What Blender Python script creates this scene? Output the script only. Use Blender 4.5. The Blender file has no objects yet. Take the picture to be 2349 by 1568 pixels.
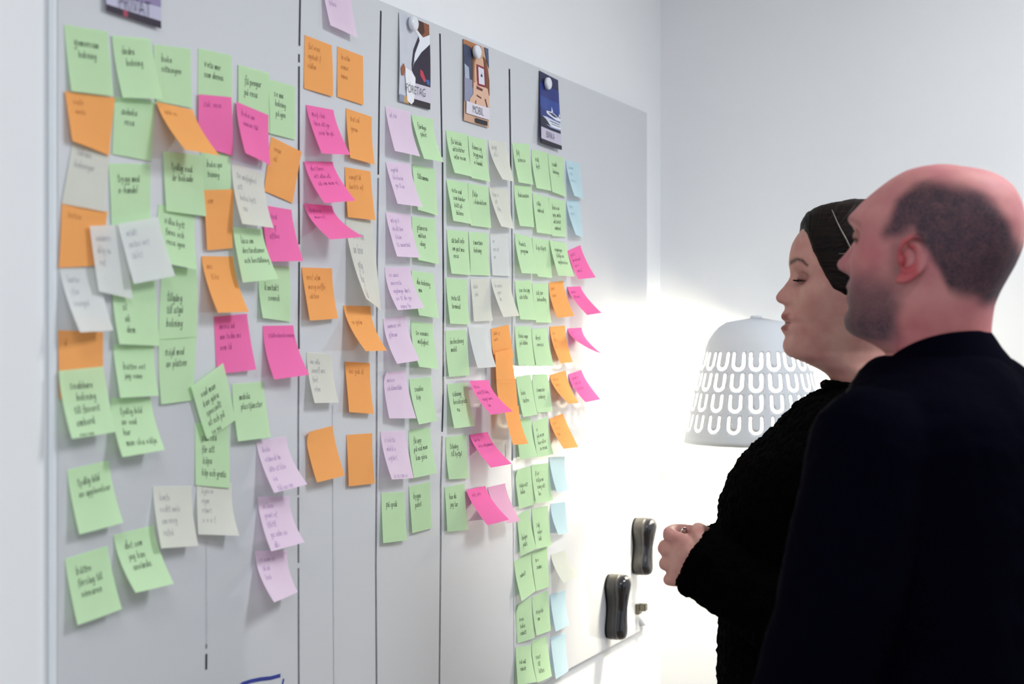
import bpy, bmesh, math, random
import numpy as np
from mathutils import Vector, Matrix, noise
from mathutils.geometry import delaunay_2d_cdt

BULB = 520.0

# ------------------------------------------------------------------ camera, light, exposure
scene = bpy.context.scene
COL = scene.collection
CAM_Z = 1.52
cam_data = bpy.data.cameras.new('camera')
cam = bpy.data.objects.new('camera', cam_data)
COL.objects.link(cam)
cam.location = (0, 0, CAM_Z)
cam.rotation_euler = (math.radians(90), 0, 0)
cam_data.sensor_width = 36.0
cam_data.lens = 3300 / 2349 * 36.0
cam_data.shift_y = -6.5 / 2349
cam_data.clip_start = 0.05
cam_data.dof.use_dof = True
cam_data.dof.focus_distance = 2.42
cam_data.dof.aperture_fstop = 4.2
cam_data.dof.aperture_blades = 7
scene.camera = cam

world = bpy.data.worlds.new('room_daylight')
scene.world = world
world.use_nodes = True
wn = world.node_tree.nodes
wn['Background'].inputs['Color'].default_value = (0.80, 0.89, 1.0, 1)
wn['Background'].inputs['Strength'].default_value = 0.75

scene.view_settings.view_transform = 'Standard'
scene.view_settings.look = 'None'
scene.view_settings.gamma = 1.0
scene.view_settings.use_curve_mapping = False
scene.view_settings.exposure = -0.09

def area_lamp(name, loc, target, size, power, color):
    d = bpy.data.lights.new(name, 'AREA')
    d.shape = 'RECTANGLE'; d.size, d.size_y = size
    d.energy = power; d.color = color
    o = bpy.data.objects.new(name, d); COL.objects.link(o)
    o.location = loc
    o.rotation_euler = (Vector(target) - Vector(loc)).to_track_quat('-Z', 'Y').to_euler()
    return o
area_lamp('unseen_ceiling_light', (1.45, 1.75, 2.66), (1.45, 1.75, 0), (0.9, 0.45), 38, (0.94, 0.97, 1.0))
area_lamp('unseen_ceiling_light', (0.9, -0.9, 2.66), (0.9, -0.9, 0), (1.2, 0.6), 30, (0.94, 0.97, 1.0))
area_lamp('unseen_ceiling_light', (-0.19, 0.10, 2.66), (-0.19, 0.10, 0), (0.6, 0.6), 13, (0.92, 0.96, 1.0))  # unseen fill lamp, added only to brighten the wall left of the board

# ------------------------------------------------------------------ helpers
def lin(h):
    h = h.lstrip('#')
    out = []
    for i in (0, 2, 4):
        c = int(h[i:i+2], 16) / 255
        out.append(c / 12.92 if c <= 0.04045 else ((c + 0.055) / 1.055) ** 2.4)
    return tuple(out) + (1.0,)

def mat(name, color, rough=0.6, spec=0.3, metal=0.0, nscale=None, namp=0.06, bump=None, coat=0.0, emit=None, sheen=0.0, sss=0.0):
    m = bpy.data.materials.new(name); m.use_nodes = True
    nt = m.node_tree; b = nt.nodes['Principled BSDF']
    c = color if len(color) == 4 else tuple(color) + (1.0,)
    b.inputs['Base Color'].default_value = c
    b.inputs['Roughness'].default_value = rough
    b.inputs['Specular IOR Level'].default_value = spec
    b.inputs['Metallic'].default_value = metal
    b.inputs['Coat Weight'].default_value = coat
    b.inputs['Coat Roughness'].default_value = 0.06
    if sheen:
        b.inputs['Sheen Weight'].default_value = sheen
    if sss:
        b.inputs['Subsurface Weight'].default_value = sss
        b.inputs['Subsurface Radius'].default_value = (0.012, 0.005, 0.003)
        b.inputs['Subsurface Scale'].default_value = 0.5
    if emit:
        b.inputs['Emission Color'].default_value = emit[0]
        b.inputs['Emission Strength'].default_value = emit[1]
    if nscale:
        tc = nt.nodes.new('ShaderNodeTexCoord')
        n = nt.nodes.new('ShaderNodeTexNoise'); n.inputs['Scale'].default_value = nscale; n.inputs['Detail'].default_value = 4
        nt.links.new(tc.outputs['Object'], n.inputs['Vector'])
        r = nt.nodes.new('ShaderNodeValToRGB')
        r.color_ramp.elements[0].position = 0.3; r.color_ramp.elements[1].position = 0.7
        r.color_ramp.elements[0].color = tuple(max(0, x * (1 - namp)) for x in c[:3]) + (1,)
        r.color_ramp.elements[1].color = tuple(min(1, x * (1 + namp)) for x in c[:3]) + (1,)
        nt.links.new(n.outputs['Fac'], r.inputs['Fac']); nt.links.new(r.outputs['Color'], b.inputs['Base Color'])
        if bump:
            bp = nt.nodes.new('ShaderNodeBump'); bp.inputs['Strength'].default_value = bump[0]; bp.inputs['Distance'].default_value = bump[1]
            nt.links.new(n.outputs['Fac'], bp.inputs['Height']); nt.links.new(bp.outputs['Normal'], b.inputs['Normal'])
    return m

def paper_mat(name, color, trans=0.32):
    m = bpy.data.materials.new(name); m.use_nodes = True
    nt = m.node_tree; nt.nodes.clear()
    out = nt.nodes.new('ShaderNodeOutputMaterial')
    d = nt.nodes.new('ShaderNodeBsdfDiffuse'); t = nt.nodes.new('ShaderNodeBsdfTranslucent'); mx = nt.nodes.new('ShaderNodeMixShader')
    tc = nt.nodes.new('ShaderNodeTexCoord'); n = nt.nodes.new('ShaderNodeTexNoise'); n.inputs['Scale'].default_value = 30
    r = nt.nodes.new('ShaderNodeValToRGB')
    r.color_ramp.elements[0].color = tuple(x * 0.965 for x in color[:3]) + (1,)
    r.color_ramp.elements[1].color = tuple(min(1, x * 1.03) for x in color[:3]) + (1,)
    nt.links.new(tc.outputs['Object'], n.inputs['Vector']); nt.links.new(n.outputs['Fac'], r.inputs['Fac'])
    nt.links.new(r.outputs['Color'], d.inputs['Color']); nt.links.new(r.outputs['Color'], t.inputs['Color'])
    mx.inputs['Fac'].default_value = trans
    nt.links.new(d.outputs[0], mx.inputs[1]); nt.links.new(t.outputs[0], mx.inputs[2]); nt.links.new(mx.outputs[0], out.inputs['Surface'])
    return m

def mesh_obj(name, verts, faces, material, parent=None, smooth=False, loc=None, rot=None):
    me = bpy.data.meshes.new(name)
    me.from_pydata([tuple(v) for v in verts], [], faces)
    if material is not None:
        for mm in (material if isinstance(material, (list, tuple)) else [material]):
            me.materials.append(mm)
    me.update()
    if smooth:
        me.shade_smooth()
    o = bpy.data.objects.new(name, me); COL.objects.link(o)
    if loc is not None: o.location = loc
    if rot is not None: o.rotation_euler = rot
    if parent is not None: o.parent = parent
    return o

def empty(name, loc=(0, 0, 0), rot=(0, 0, 0)):
    o = bpy.data.objects.new(name, None); COL.objects.link(o)
    o.location = loc; o.rotation_euler = rot; o.empty_display_size = 0.05
    return o

def tag(o, label=None, cat=None, group=None, kind=None):
    if label: o['label'] = label
    if cat: o['category'] = cat
    if group: o['group'] = group
    if kind: o['kind'] = kind
    return o

def box(x0, x1, y0, y1, z0, z1):
    v = [(x, y, z) for x in (x0, x1) for y in (y0, y1) for z in (z0, z1)]
    f = [(0, 1, 3, 2), (4, 6, 7, 5), (0, 4, 5, 1), (2, 3, 7, 6), (0, 2, 6, 4), (1, 5, 7, 3)]
    return v, f

class Geo:
    def __init__(s): s.v = []; s.f = []
    def loft(s, rings, cap=True):
        b = len(s.v); N = len(rings[0])
        for r in rings: s.v.extend([tuple(p) for p in r])
        for i in range(len(rings) - 1):
            for j in range(N):
                k = (j + 1) % N
                s.f.append((b + i*N + j, b + i*N + k, b + (i+1)*N + k, b + (i+1)*N + j))
        if cap:
            for i, rev in ((0, True), (len(rings) - 1, False)):
                c = len(s.v); s.v.append(tuple(np.mean(np.array([tuple(p) for p in rings[i]]), axis=0)))
                for j in range(N):
                    k = (j + 1) % N
                    s.f.append((b + i*N + k, b + i*N + j, c) if rev else (b + i*N + j, b + i*N + k, c))
    def tube(s, pts, radii, seg=14, flat=1.0, ref=None, end=1.0):
        pts = [Vector(p) for p in pts]; rings = []
        n = len(pts)
        u = None
        def ring(c, t, r, u):
            w = t.cross(u).normalized()
            return [c + (u * math.cos(a) * r + w * math.sin(a) * r * flat) for a in [2*math.pi*k/seg for k in range(seg)]]
        for i, p in enumerate(pts):
            t = ((pts[min(i+1, n-1)] - pts[max(i-1, 0)])).normalized()
            if u is None:
                rf = Vector(ref) if ref else (Vector((0, 0, 1)) if abs(t.z) < 0.9 else Vector((1, 0, 0)))
                u = (rf - t * rf.dot(t)).normalized()
            else:
                u = (u - t * u.dot(t)).normalized()
            r = radii[i]
            if i == 0:
                for k, q in ((-0.92, 0.38), (-0.7, 0.71), (-0.38, 0.92)):
                    rings.append(ring(p + t * r * k, t, r * q, u))
            rings.append(ring(p, t, r, u))
            if i == n - 1:
                for k, q in ((0.38, 0.92), (0.7, 0.71), (0.92, 0.38)):
                    rings.append(ring(p + t * r * k * end, t, r * q, u))
        s.loft(rings)
    def ellipsoid(s, M, rx, ry, rz, nu=20, nv=12):
        rings = []
        for i in range(1, nv):
            a = -math.pi/2 + math.pi * i / nv
            rings.append([M @ Vector((rx*math.cos(a)*math.cos(b), ry*math.cos(a)*math.sin(b), rz*math.sin(a))) for b in [2*math.pi*k/nu for k in range(nu)]])
        s.loft(rings)
    def obj(s, name, m, parent=None, smooth=True):
        return mesh_obj(name, s.v, s.f, m, parent, smooth)

def smooth_path(pts, radii, k=6):
    """Catmull-Rom resample of a joint chain"""
    P = [np.array(p, float) for p in pts]; out = []; rr = []
    P = [2*P[0]-P[1]] + P + [2*P[-1]-P[-2]]; R = [radii[0]] + list(radii) + [radii[-1]]
    for i in range(1, len(P) - 2):
        for j in range(k):
            t = j / k
            a, b, c, d = P[i-1], P[i], P[i+1], P[i+2]
            out.append(0.5*((2*b)+(-a+c)*t+(2*a-5*b+4*c-d)*t*t+(-a+3*b-3*c+d)*t**3))
            rr.append(R[i]*(1-t)+R[i+1]*t)
    out.append(P[-2]); rr.append(R[-2])
    return out, rr

def remesh(o, voxel, smooth_it=0, factor=0.5):
    md = o.modifiers.new('r', 'REMESH'); md.mode = 'VOXEL'; md.voxel_size = voxel; md.adaptivity = 0
    if smooth_it:
        sm = o.modifiers.new('s', 'SMOOTH'); sm.iterations = smooth_it; sm.factor = factor
    bpy.context.view_layer.update()
    dg = bpy.context.evaluated_depsgraph_get()
    me = bpy.data.meshes.new_from_object(o.evaluated_get(dg))
    old = o.data; o.modifiers.clear(); o.data = me
    me.name = old.name
    if not me.materials:
        for m in old.materials: me.materials.append(m)
    bpy.data.meshes.remove(old)
    me.shade_smooth()
    return o

# ------------------------------------------------------------------ tables
LINES = [
    ('marker_line', [(0.4825, 2.0295), (0.4798, 1.9286)], 0.0042, 'k'),
    ('marker_line', [(0.4789, 1.9169), (0.4788, 1.9053)], 0.004, 'k'),
    ('marker_line', [(0.4788, 1.8999), (0.4781, 1.7492), (0.4792, 1.6521)], 0.0042, 'k'),
    ('marker_line', [(0.4792, 1.6278), (0.4781, 1.5306), (0.4787, 1.5063)], 0.0042, 'k'),
    ('marker_line', [(0.4787, 1.5003), (0.4771, 1.4093), (0.4771, 1.3031)], 0.004, 'd'),
    ('marker_line', [(0.4771, 1.3), (0.4776, 1.2089)], 0.004, 'd'),
    ('marker_line', [(0.4776, 1.2016), (0.4781, 1.0813), (0.4787, 1.0084)], 0.004, 'd'),
    ('marker_line', [(0.7045, 2.0237), (0.6999, 1.9058), (0.6966, 1.7718)], 0.0045, 'k'),
    ('marker_line', [(0.6966, 1.7665), (0.6933, 1.6383), (0.6927, 1.5716), (0.692, 1.4384), (0.6914, 1.3053), (0.6894, 1.1725), (0.692, 0.959)], 0.0045, 'd'),
    ('marker_line', [(0.8982, 2.0261), (0.9013, 1.9377), (0.9059, 1.8225)], 0.005, 'k'),
    ('marker_line', [(0.9075, 1.814), (0.9082, 1.7213), (0.9106, 1.6053), (0.9098, 1.4311), (0.9059, 1.366)], 0.0052, 'k'),
    ('marker_line', [(0.9059, 1.3588), (0.9013, 1.2795), (0.9013, 1.1782), (0.8959, 0.9263)], 0.0048, 'd'),
    ('marker_line', [(1.1692, 2.0137), (1.1715, 1.9327), (1.1753, 1.8294)], 0.0062, 'k'),
    ('marker_line', [(1.1762, 1.8232), (1.179, 1.7419), (1.1828, 1.6461), (1.1809, 1.502)], 0.0055, 'd'),
    ('marker_line', [(1.1809, 1.454), (1.1819, 1.2971)], 0.0055, 'd'),
    ('marker_line', [(1.18, 1.2908), (1.1876, 1.1812), (1.1895, 1.0205), (1.1933, 0.8591)], 0.0055, 'g'),
    ('marker_line', [(0.269, 1.1234), (0.2688, 1.1036)], 0.004, 'k'),
    ('marker_line', [(0.269, 1.136), (0.269, 1.13)], 0.0032, 'd'),
    ('wiped_line', [(0.2695, 1.2684), (0.2699, 1.138)], 0.003, 'g'),
    ('wiped_line', [(0.5665, 1.4237), (0.5677, 1.2531), (0.5701, 0.9999)], 0.003, 'g'),
    ('wiped_line', [(1.1538, 1.3278), (1.1538, 1.2992)], 0.003, 'g'),
    ('blue_marker_line', [(0.326, 1.0635), (0.346, 1.069), (0.3645, 1.0685), (0.3863, 1.0664), (0.4095, 1.0629), (0.4333, 1.0614)], 0.0052, 'b'),
    ('blue_marker_line', [(0.4412, 1.0552), (0.4386, 1.0498), (0.4365, 1.036)], 0.004, 'b'),
]
# colour, corners TL TR BL BR as (along board, height, off board) in 0.1 mm, curl, writing, label
NOTES = [
    ('g', ((142, 18661, 6), (850, 18721, 6), (206, 17934, 53), (914, 17985, 39)), 0, 'Gemensam/  bokning', 'green note reading Gemensam bokning in the top left corner of the board'),
    ('g', ((1658, 18727, 6), (2366, 18799, 6), (1694, 18048, 16), (2388, 18066, 16)), 0, 'Boka/sittningen', 'green note reading Boka sittningen, third from left in the top row'),
    ('g', ((907, 18686, 20), (1584, 18774, 20), (1005, 17980, 95), (1682, 18065, 129)), 0, 'Ändra/  bokning', 'green note reading Ändra bokning, second from left in the top row'),
    ('g', ((2523, 18838, 6), (3214, 18869, 6), (2510, 18100, 16), (3219, 18096, 16)), 0, 'Veta mer/som denna', 'green note reading Veta mer som denna, fourth from left in the top row'),
    ('g', ((4036, 18699, 6), (4686, 18703, 6), (4050, 17966, 31), (4681, 17958, 16)), 0, 'Se min/ bokning/ på igen', 'green note ending the top row, reading Se min bokning på igen'),
    ('g', ((3353, 18774, 15), (4053, 18777, 15), (3339, 17965, 25), (4057, 17973, 26)), 0, 'Få pengar/på resa', 'green note reading Få pengar på resa, fifth from left in the top row'),
    ('g', ((968, 17991, 6), (1690, 18048, 6), (919, 17326, 16), (1613, 17319, 16)), 0, 'Avboka/  resa', 'green note reading Avboka resa, below the second green note of the top row'),
    ('o', ((140, 17926, 20), (959, 17978, 20), (189, 17382, 81), (851, 17298, 30)), 0, '..../ ....', 'orange note curling off the board left of the Avboka resa note'),
    ('p', ((2500, 18255, 30), (3181, 18321, 30), (2487, 17606, 40), (3195, 17568, 40)), 0, 'Sök  resa', 'pink note under the Veta mer note, its top left corner rounded'),
    ('o', ((1672, 18038, 40), (2374, 18040, 40), (1674, 17442, 456), (2376, 17452, 440)), 0, '.... ..', 'orange note swinging far out to the right between two green notes and a pink one'),
    ('p', ((3285, 18280, 30), (4011, 18207, 30), (3209, 17593, 228), (3935, 17521, 110)), 0, 'Boka om/ annan tid', 'pink note reading Boka om, hung below the fifth green note of the top row'),
    ('o', ((4107, 17934, 6), (4849, 17815, 6), (3930, 17181, 16), (4606, 17076, 16)), 0, '..../ ...', 'orange note tilted clockwise just left of the first long black line'),
    ('c', ((286, 17432, 6), (887, 17358, 6), (97, 16685, 16), (794, 16650, 23)), 0, 'Säkrare/bokningar', 'cream note with faint writing under the curling orange note at the left edge'),
    ('g', ((865, 17216, 6), (1602, 17287, 6), (905, 16474, 16), (1597, 16538, 16)), 0, 'Trygg med/e-handel', 'green note reading Trygg med e-handel in the left area of the board'),
    ('o', ((104, 16710, 10), (845, 16664, 10), (45, 15980, 20), (717, 16035, 20)), 0, '.....', 'orange note at the left edge with a white note overlapping its right side'),
    ('g', ((2567, 17557, 6), (3176, 17607, 6), (2598, 16882, 16), (3200, 16922, 16)), 0, 'Boka spa/ träning', 'green note reading Boka spa träning, below the swinging orange note'),
    ('o', ((2575, 17065, 40), (3214, 17136, 40), (2642, 16315, 50), (3182, 16373, 50)), 0, '...', 'orange note with a green note over its right edge, third column from left'),
    ('g', ((1819, 17462, 20), (2566, 17502, 20), (1858, 16745, 41), (2606, 16739, 64)), 0, 'Tydlig vad/är bokade', 'green note reading Tydlig vad är bokade, lifted over the green note below it'),
    ('p', ((3914, 16994, 6), (4600, 16985, 6), (3905, 16232, 117), (4590, 16276, 204)), 0, '....../...../......', 'pink note with purple writing crossing the first long black line, mid height'),
    ('c', ((3223, 17488, 6), (3934, 17404, 6), (3134, 16678, 234), (3845, 16672, 228)), 0, 'Se möjlighet/att/boka hytt/ nu', 'cream note curling at its lower left beside the pink note, mid height'),
    ('g', ((1755, 16827, 6), (2453, 16723, 6), (1643, 16105, 173), (2342, 16059, 124)), 0, 'Vilka hytt/finns och/resa igen', 'green note reading Vilka hytt finns och, right of the two white notes'),
    ('g', ((3804, 16195, 6), (4557, 16200, 6), (3810, 15481, 79), (4552, 15437, 16)), 0, '/Kontakt/  svensk', 'green note reading Kontakt svensk, its top under another green note'),
    ('o', ((2585, 16242, 6), (3252, 16271, 6), (2618, 15530, 235), (3285, 15552, 228)), 0, '.../ .. ..', 'orange note lifting away above a pink note, third column from left'),
    ('g', ((3182, 16643, 50), (3831, 16666, 50), (3208, 15927, 188), (3857, 16001, 295)), 0, 'Läsa om/destinationer/och beställning', 'green note reading Läsa om destinationer och beställning'),
    ('g', ((916, 15889, 6), (1698, 15903, 6), (930, 15143, 109), (1711, 15119, 54)), 0, '/../ ok/ dem', 'green note whose top is hidden by the two white notes'),
    ('g', ((1812, 16070, 6), (2497, 16074, 6), (1742, 15197, 16), (2475, 15230, 16)), 0, '/Tillgång/till utgå/bokning', 'green note reading Tillgång till utgå bokning, right of the white notes'),
    ('g', ((1741, 15229, 10), (2483, 15252, 10), (1767, 14417, 35), (2383, 14440, 20)), 0, 'Nöjd med/av platsen', 'green note reading Nöjd med av platsen, lowest of a continuous green strip'),
    ('w', ((74, 15981, 6), (711, 16010, 6), (108, 15274, 264), (745, 15301, 178)), 0, '....../..../.......', 'white note swinging out from the left edge above a half covered orange note'),
    ('w', ((491, 16468, 60), (1108, 16527, 60), (564, 15736, 128), (1180, 15664, 89)), 0, '......./.... ../...', 'left one of the two overlapping white notes in the left area'),
    ('w', ((929, 16523, 90), (1642, 16658, 90), (1071, 15836, 199), (1783, 15959, 230)), 0, '...../..... .../.. ..', 'right one of the two overlapping white notes, lapping over green notes'),
    ('g', ((939, 15137, 6), (1666, 15119, 6), (920, 14528, 130), (1647, 14527, 93)), 0, '/Bättre vet/jag vann', 'green note reading Bättre vet jag vann, second column from left'),
    ('o', ((47, 15298, 6), (776, 15282, 6), (47, 14544, 31), (769, 14592, 31)), 0, '.', 'orange note at the left edge whose lower half a green note covers'),
    ('g', ((902, 14527, 6), (1610, 14495, 6), (868, 13855, 205), (1576, 13892, 240)), 0, 'Tydlig bild/av vad/hur/man ska välja', 'green note reading Tydlig bild av vad hur man ska välja'),
    ('g', ((13, 14855, 50), (726, 14891, 50), (50, 14115, 200), (763, 14150, 200)), 0, 'Snabbare/   bokning/till favorit/ombord/resan', 'green note reading Snabbare bokning till favorit, low at the left edge'),
    ('p', ((2844, 15485, 6), (3558, 15535, 6), (2898, 14753, 20), (3612, 14801, 113)), 0, '..... ../.. .... ../... ..', 'pink note with three purple lines under the lifting orange note'),
    ('p', ((3914, 15378, 6), (4643, 15390, 6), (3927, 14662, 179), (4655, 14711, 261)), 0, 'Ställesbeskrivning', 'pink note with one purple line, crossing the long black line in the lower half'),
    ('g', ((3223, 14622, 6), (3924, 14631, 6), (3233, 13879, 94), (3935, 13893, 118)), 0, 'mobila/ plustjänster', 'green note reading mobila plustjänster, right of the tilted green note'),
    ('g', ((2462, 14154, 6), (3158, 14145, 6), (2452, 13384, 20), (3148, 13281, 27)), 0, 'Vad ska/för att/ köpa/köp och gratis', 'green note below the tilted green note, above a cream note'),
    ('g', ((2305, 14616, 60), (2963, 14897, 60), (2603, 13946, 79), (3210, 14155, 70)), 0, 'vad man/kan göra/speciellt/ut och på/se nu', 'green note tilted counterclockwise, alone at an angle over its neighbours'),
    ('c', ((1650, 13441, 6), (2392, 13378, 6), (1585, 12721, 181), (2327, 12654, 155)), 0, '...../..... ..../.. ..../.....', 'left cream note of the low pair, its bottom corner curling'),
    ('c', ((2497, 13428, 6), (3223, 13335, 6), (2400, 12781, 100), (3127, 12681, 192)), 0, '....../..../...../. . . .', 'right cream note of the low pair, below a green note'),
    ('g', ((190, 13759, 6), (872, 13813, 6), (249, 13047, 126), (932, 13100, 164)), 0, 'Tydlig bild/av upplevelser', 'green note reading Tydlig bild av upplevelser, low at the left'),
    ('g', ((954, 12949, 6), (1658, 12977, 6), (984, 12298, 296), (1688, 12294, 286)), 0, 'Det som/ jag kan/ använda', 'green note reading Det som jag kan använda, in the bottom left'),
    ('g', ((156, 12783, 6), (850, 12837, 6), (214, 12053, 132), (908, 12116, 165)), 0, 'Bättre/förslag till/ vinnaren', 'green note lowest in the bottom left, reading Bättre förslag till vinnaren'),
    ('l', ((3735, 12392, 6), (4493, 12297, 6), (3640, 11754, 375), (4398, 11760, 239)), 0, '.. ... ../.. ../....', 'lowest of the three lilac notes stacked left of the first long black line'),
    ('l', ((3794, 13103, 6), (4546, 13041, 6), (3731, 12403, 265), (4483, 12430, 296)), 0, '.. ..../.... ../....../.. ... ../...', 'middle one of the three lilac notes stacked left of the first long black line'),
    ('l', ((3764, 13836, 6), (4461, 13869, 6), (3800, 13167, 266), (4497, 13221, 329)), 0, '....../...... ../.... .. .../../.... .. ..', 'topmost of the three lilac notes stacked left of the first long black line'),
    ('l', ((5331, 20423, 6), (6075, 20517, 6), (5426, 19685, 113), (6171, 19646, 112)), 0, '//.....', 'pale lilac note cut by the top of the picture, right of the first black line'),
    ('o', ((4926, 19462, 6), (5632, 19446, 6), (4900, 18706, 16), (5628, 18700, 31)), 0, '... ..../...... ./.....', 'left orange note of the topmost orange pair'),
    ('o', ((5786, 19462, 6), (6511, 19445, 6), (5768, 18722, 17), (6493, 18708, 24)), 0, '.. ..../...../....', 'right orange note of the topmost orange pair'),
    ('p', ((4959, 18489, 6), (5679, 18520, 6), (4991, 17795, 245), (5711, 17858, 273)), 0, 'Mejl i hal/läsa att ge/ svar de på', 'upper one of three pink notes in the second column, below the orange pair'),
    ('o', ((6027, 18595, 6), (6767, 18571, 6), (6001, 17857, 96), (6741, 17837, 74)), 0, '.... ../.....', 'orange note right of the upper pink note in the second column'),
    ('o', ((5990, 17726, 6), (6728, 17740, 6), (6004, 16989, 49), (6742, 16998, 82)), 0, '...... ../....... ...', 'orange note right of the middle pink note, above the twisted cream strip'),
    ('p', ((4893, 17686, 20), (5633, 17762, 20), (4972, 17096, 300), (5712, 17194, 361)), 0, 'Det finns/ att alla vill/ så om man ej', 'middle one of three pink notes in the second column, tip over an orange note'),
    ('c', ((6014, 16959, 6), (6793, 16998, 6), (6076, 15791, 318), (6854, 15634, 115)), 0, '..... .../.. ..../ ..../.../../..', 'long twisted cream strip hanging in the second column'),
    ('p', ((4893, 17100, 20), (5622, 17125, 20), (4919, 16583, 433), (5647, 16664, 531)), 0, 'Boka ../ ... ...', 'lowest of three pink notes in the second column, lifted over the cream strip'),
    ('o', ((4849, 16202, 6), (5644, 16225, 6), (4871, 15458, 128), (5666, 15499, 95)), 0, '.... ..../.... ....../......', 'orange note in the second column level with the twisted cream strip'),
    ('o', ((5954, 15695, 6), (6728, 15699, 6), (5957, 15026, 382), (6731, 15026, 293)), 0, '/.. ....', 'orange note folded far out across the second long black line'),
    ('c', ((4981, 15019, 6), (5632, 14989, 6), (4946, 14307, 159), (5597, 14287, 146)), 0, '.. ..../...... .../..../....', 'cream note in the second column just right of the first black line'),
    ('o', ((5990, 14870, 6), (6715, 14840, 6), (5959, 14131, 100), (6684, 14071, 93)), 0, '... .... ../', 'orange note in the lower second column below the one folded far out'),
    ('o', ((4937, 13889, 6), (5656, 13947, 6), (4999, 13193, 161), (5717, 13229, 174)), 6, '', 'plain orange note with rounded top left corner, low in the second column'),
    ('o', ((6039, 13792, 6), (6780, 13774, 6), (6020, 13038, 55), (6761, 13016, 63)), 0, '', 'plain orange note, lowest right in the second column'),
    ('l', ((7175, 18796, 6), (7962, 18814, 6), (7192, 18096, 166), (7980, 18099, 178)), 0, '.. ...', 'lilac note, first from top, left side under FÖRETAG card'),
    ('g', ((8005, 18779, 6), (8726, 18809, 6), (8037, 18069, 218), (8758, 18102, 183)), 0, 'Färdiga/ paket', 'green note reading Färdiga paket, first from top, right side under FÖRETAG card'),
    ('l', ((7188, 17936, 6), (7962, 17988, 6), (7239, 17287, 186), (8013, 17297, 207)), 0, '...../......../.. .. ..', 'lilac note, second from top, left side under FÖRETAG card'),
    ('g', ((8034, 17996, 6), (8802, 17995, 6), (8032, 17261, 110), (8801, 17232, 55)), 0, 'Tillsamma', 'green note reading Tillsamma, second from top, right side under FÖRETAG card'),
    ('l', ((7188, 17162, 6), (7962, 17183, 6), (7208, 16472, 195), (7982, 16492, 177)), 0, '..... ./......../ ...../.. .......', 'lilac note, third from top, left side under FÖRETAG card'),
    ('g', ((8019, 17159, 6), (8802, 17177, 6), (8036, 16462, 116), (8819, 16430, 70)), 0, 'Planera/ möten/ idag', 'green note reading Planera möten idag, third from top, right side under FÖRETAG card'),
    ('l', ((7161, 16306, 6), (7962, 16349, 6), (7202, 15646, 214), (8003, 15695, 244)), 0, '.. ..../......./...... ..../.. .. .. ../.... ..', 'lilac note, fourth from top, left side under FÖRETAG card'),
    ('g', ((8005, 16296, 6), (8756, 16278, 6), (7987, 15578, 158), (8739, 15539, 113)), 0, 'Din bokning/ mm', 'green note reading Din bokning mm, fourth from top, right side under FÖRETAG card'),
    ('l', ((7108, 15519, 6), (7820, 15563, 6), (7155, 14822, 226), (7867, 14866, 232)), 0, '...... .../......', 'lilac note, fifth from top, left side under FÖRETAG card'),
    ('g', ((7991, 15489, 6), (8726, 15447, 6), (7948, 14761, 180), (8683, 14712, 134)), 0, 'Se vanans/ möjlighet', 'green note reading Se vanans möjlighet, fifth from top, right side under FÖRETAG card'),
    ('l', ((7108, 14693, 6), (7806, 14700, 6), (7115, 13984, 110), (7813, 13952, 199)), 6, '....../.. ........', 'lilac note, sixth from top, left side under FÖRETAG card'),
    ('g', ((7934, 14565, 6), (8651, 14583, 6), (7952, 13847, 169), (8669, 13871, 117)), 0, 'Snabba/ köp', 'green note reading Snabba köp, sixth from top, right side under FÖRETAG card'),
    ('l', ((7028, 13786, 6), (7792, 13748, 6), (6991, 13062, 227), (7755, 13014, 184)), 0, '. ......./..... ./......//.. .. ... ..', 'lilac note, seventh from top, left side under FÖRETAG card'),
    ('g', ((7920, 13748, 6), (8621, 13757, 6), (7930, 12995, 95), (8631, 13020, 129)), 0, 'Få upp/på vad man/ kan göra', 'green note reading Få upp på, seventh from top, right side under FÖRETAG card'),
    ('g', ((7055, 12840, 6), (7778, 12791, 6), (7003, 12080, 67), (7726, 12037, 82)), 0, 'På språk', 'green note reading På språk, eighth from top, left side under FÖRETAG card'),
    ('g', ((7920, 12860, 6), (8636, 12872, 6), (7932, 12120, 62), (8648, 12117, 40)), 0, 'Bygga/ paket', 'green note reading Bygga paket, eighth from top, right side under FÖRETAG card'),
    ('g', ((9188, 18691, 6), (9996, 18715, 6), (9211, 17973, 158), (10018, 17985, 95)), 0, 'Få lokala/aktiviteter/inför resan', 'green note reading Få lokala aktiviteter, left in row one under the MOBIL card'),
    ('g', ((10012, 18702, 6), (10713, 18715, 6), (10026, 17972, 66), (10727, 17973, 85)), 0, 'Känna sig/ trygg med/ e-handel', 'green note reading Känna sig trygg, middle in row one under the MOBIL card'),
    ('c', ((10801, 18726, 6), (11543, 18779, 6), (10856, 18024, 262), (11598, 18057, 138)), 0, '....../... ..', 'cream note, right in row one under the MOBIL card'),
    ('g', ((9204, 17870, 6), (9996, 17882, 6), (9215, 17174, 131), (10007, 17175, 84)), 0, 'Veta vad/som händer/(rätt på/ båten)', 'green note reading Veta vad som, left in row two under the MOBIL card'),
    ('g', ((10012, 17884, 6), (10801, 17899, 6), (10027, 17155, 49), (10816, 17165, 59)), 0, 'Följa/ i händelsen', 'green note reading Följa i händelsen, middle in row two under the MOBIL card'),
    ('c', ((10836, 17895, 6), (11637, 17932, 6), (10871, 17194, 229), (11672, 17207, 104)), 0, 'Köp ../ att/  ...', 'cream note reading Köp att, right in row two under the MOBIL card'),
    ('g', ((9220, 17033, 6), (9996, 17049, 6), (9235, 16296, 88), (10011, 16299, 57)), 0, 'Aktuell info/om just min/ resa', 'green note reading Aktuell info om, left in row three under the MOBIL card'),
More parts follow.
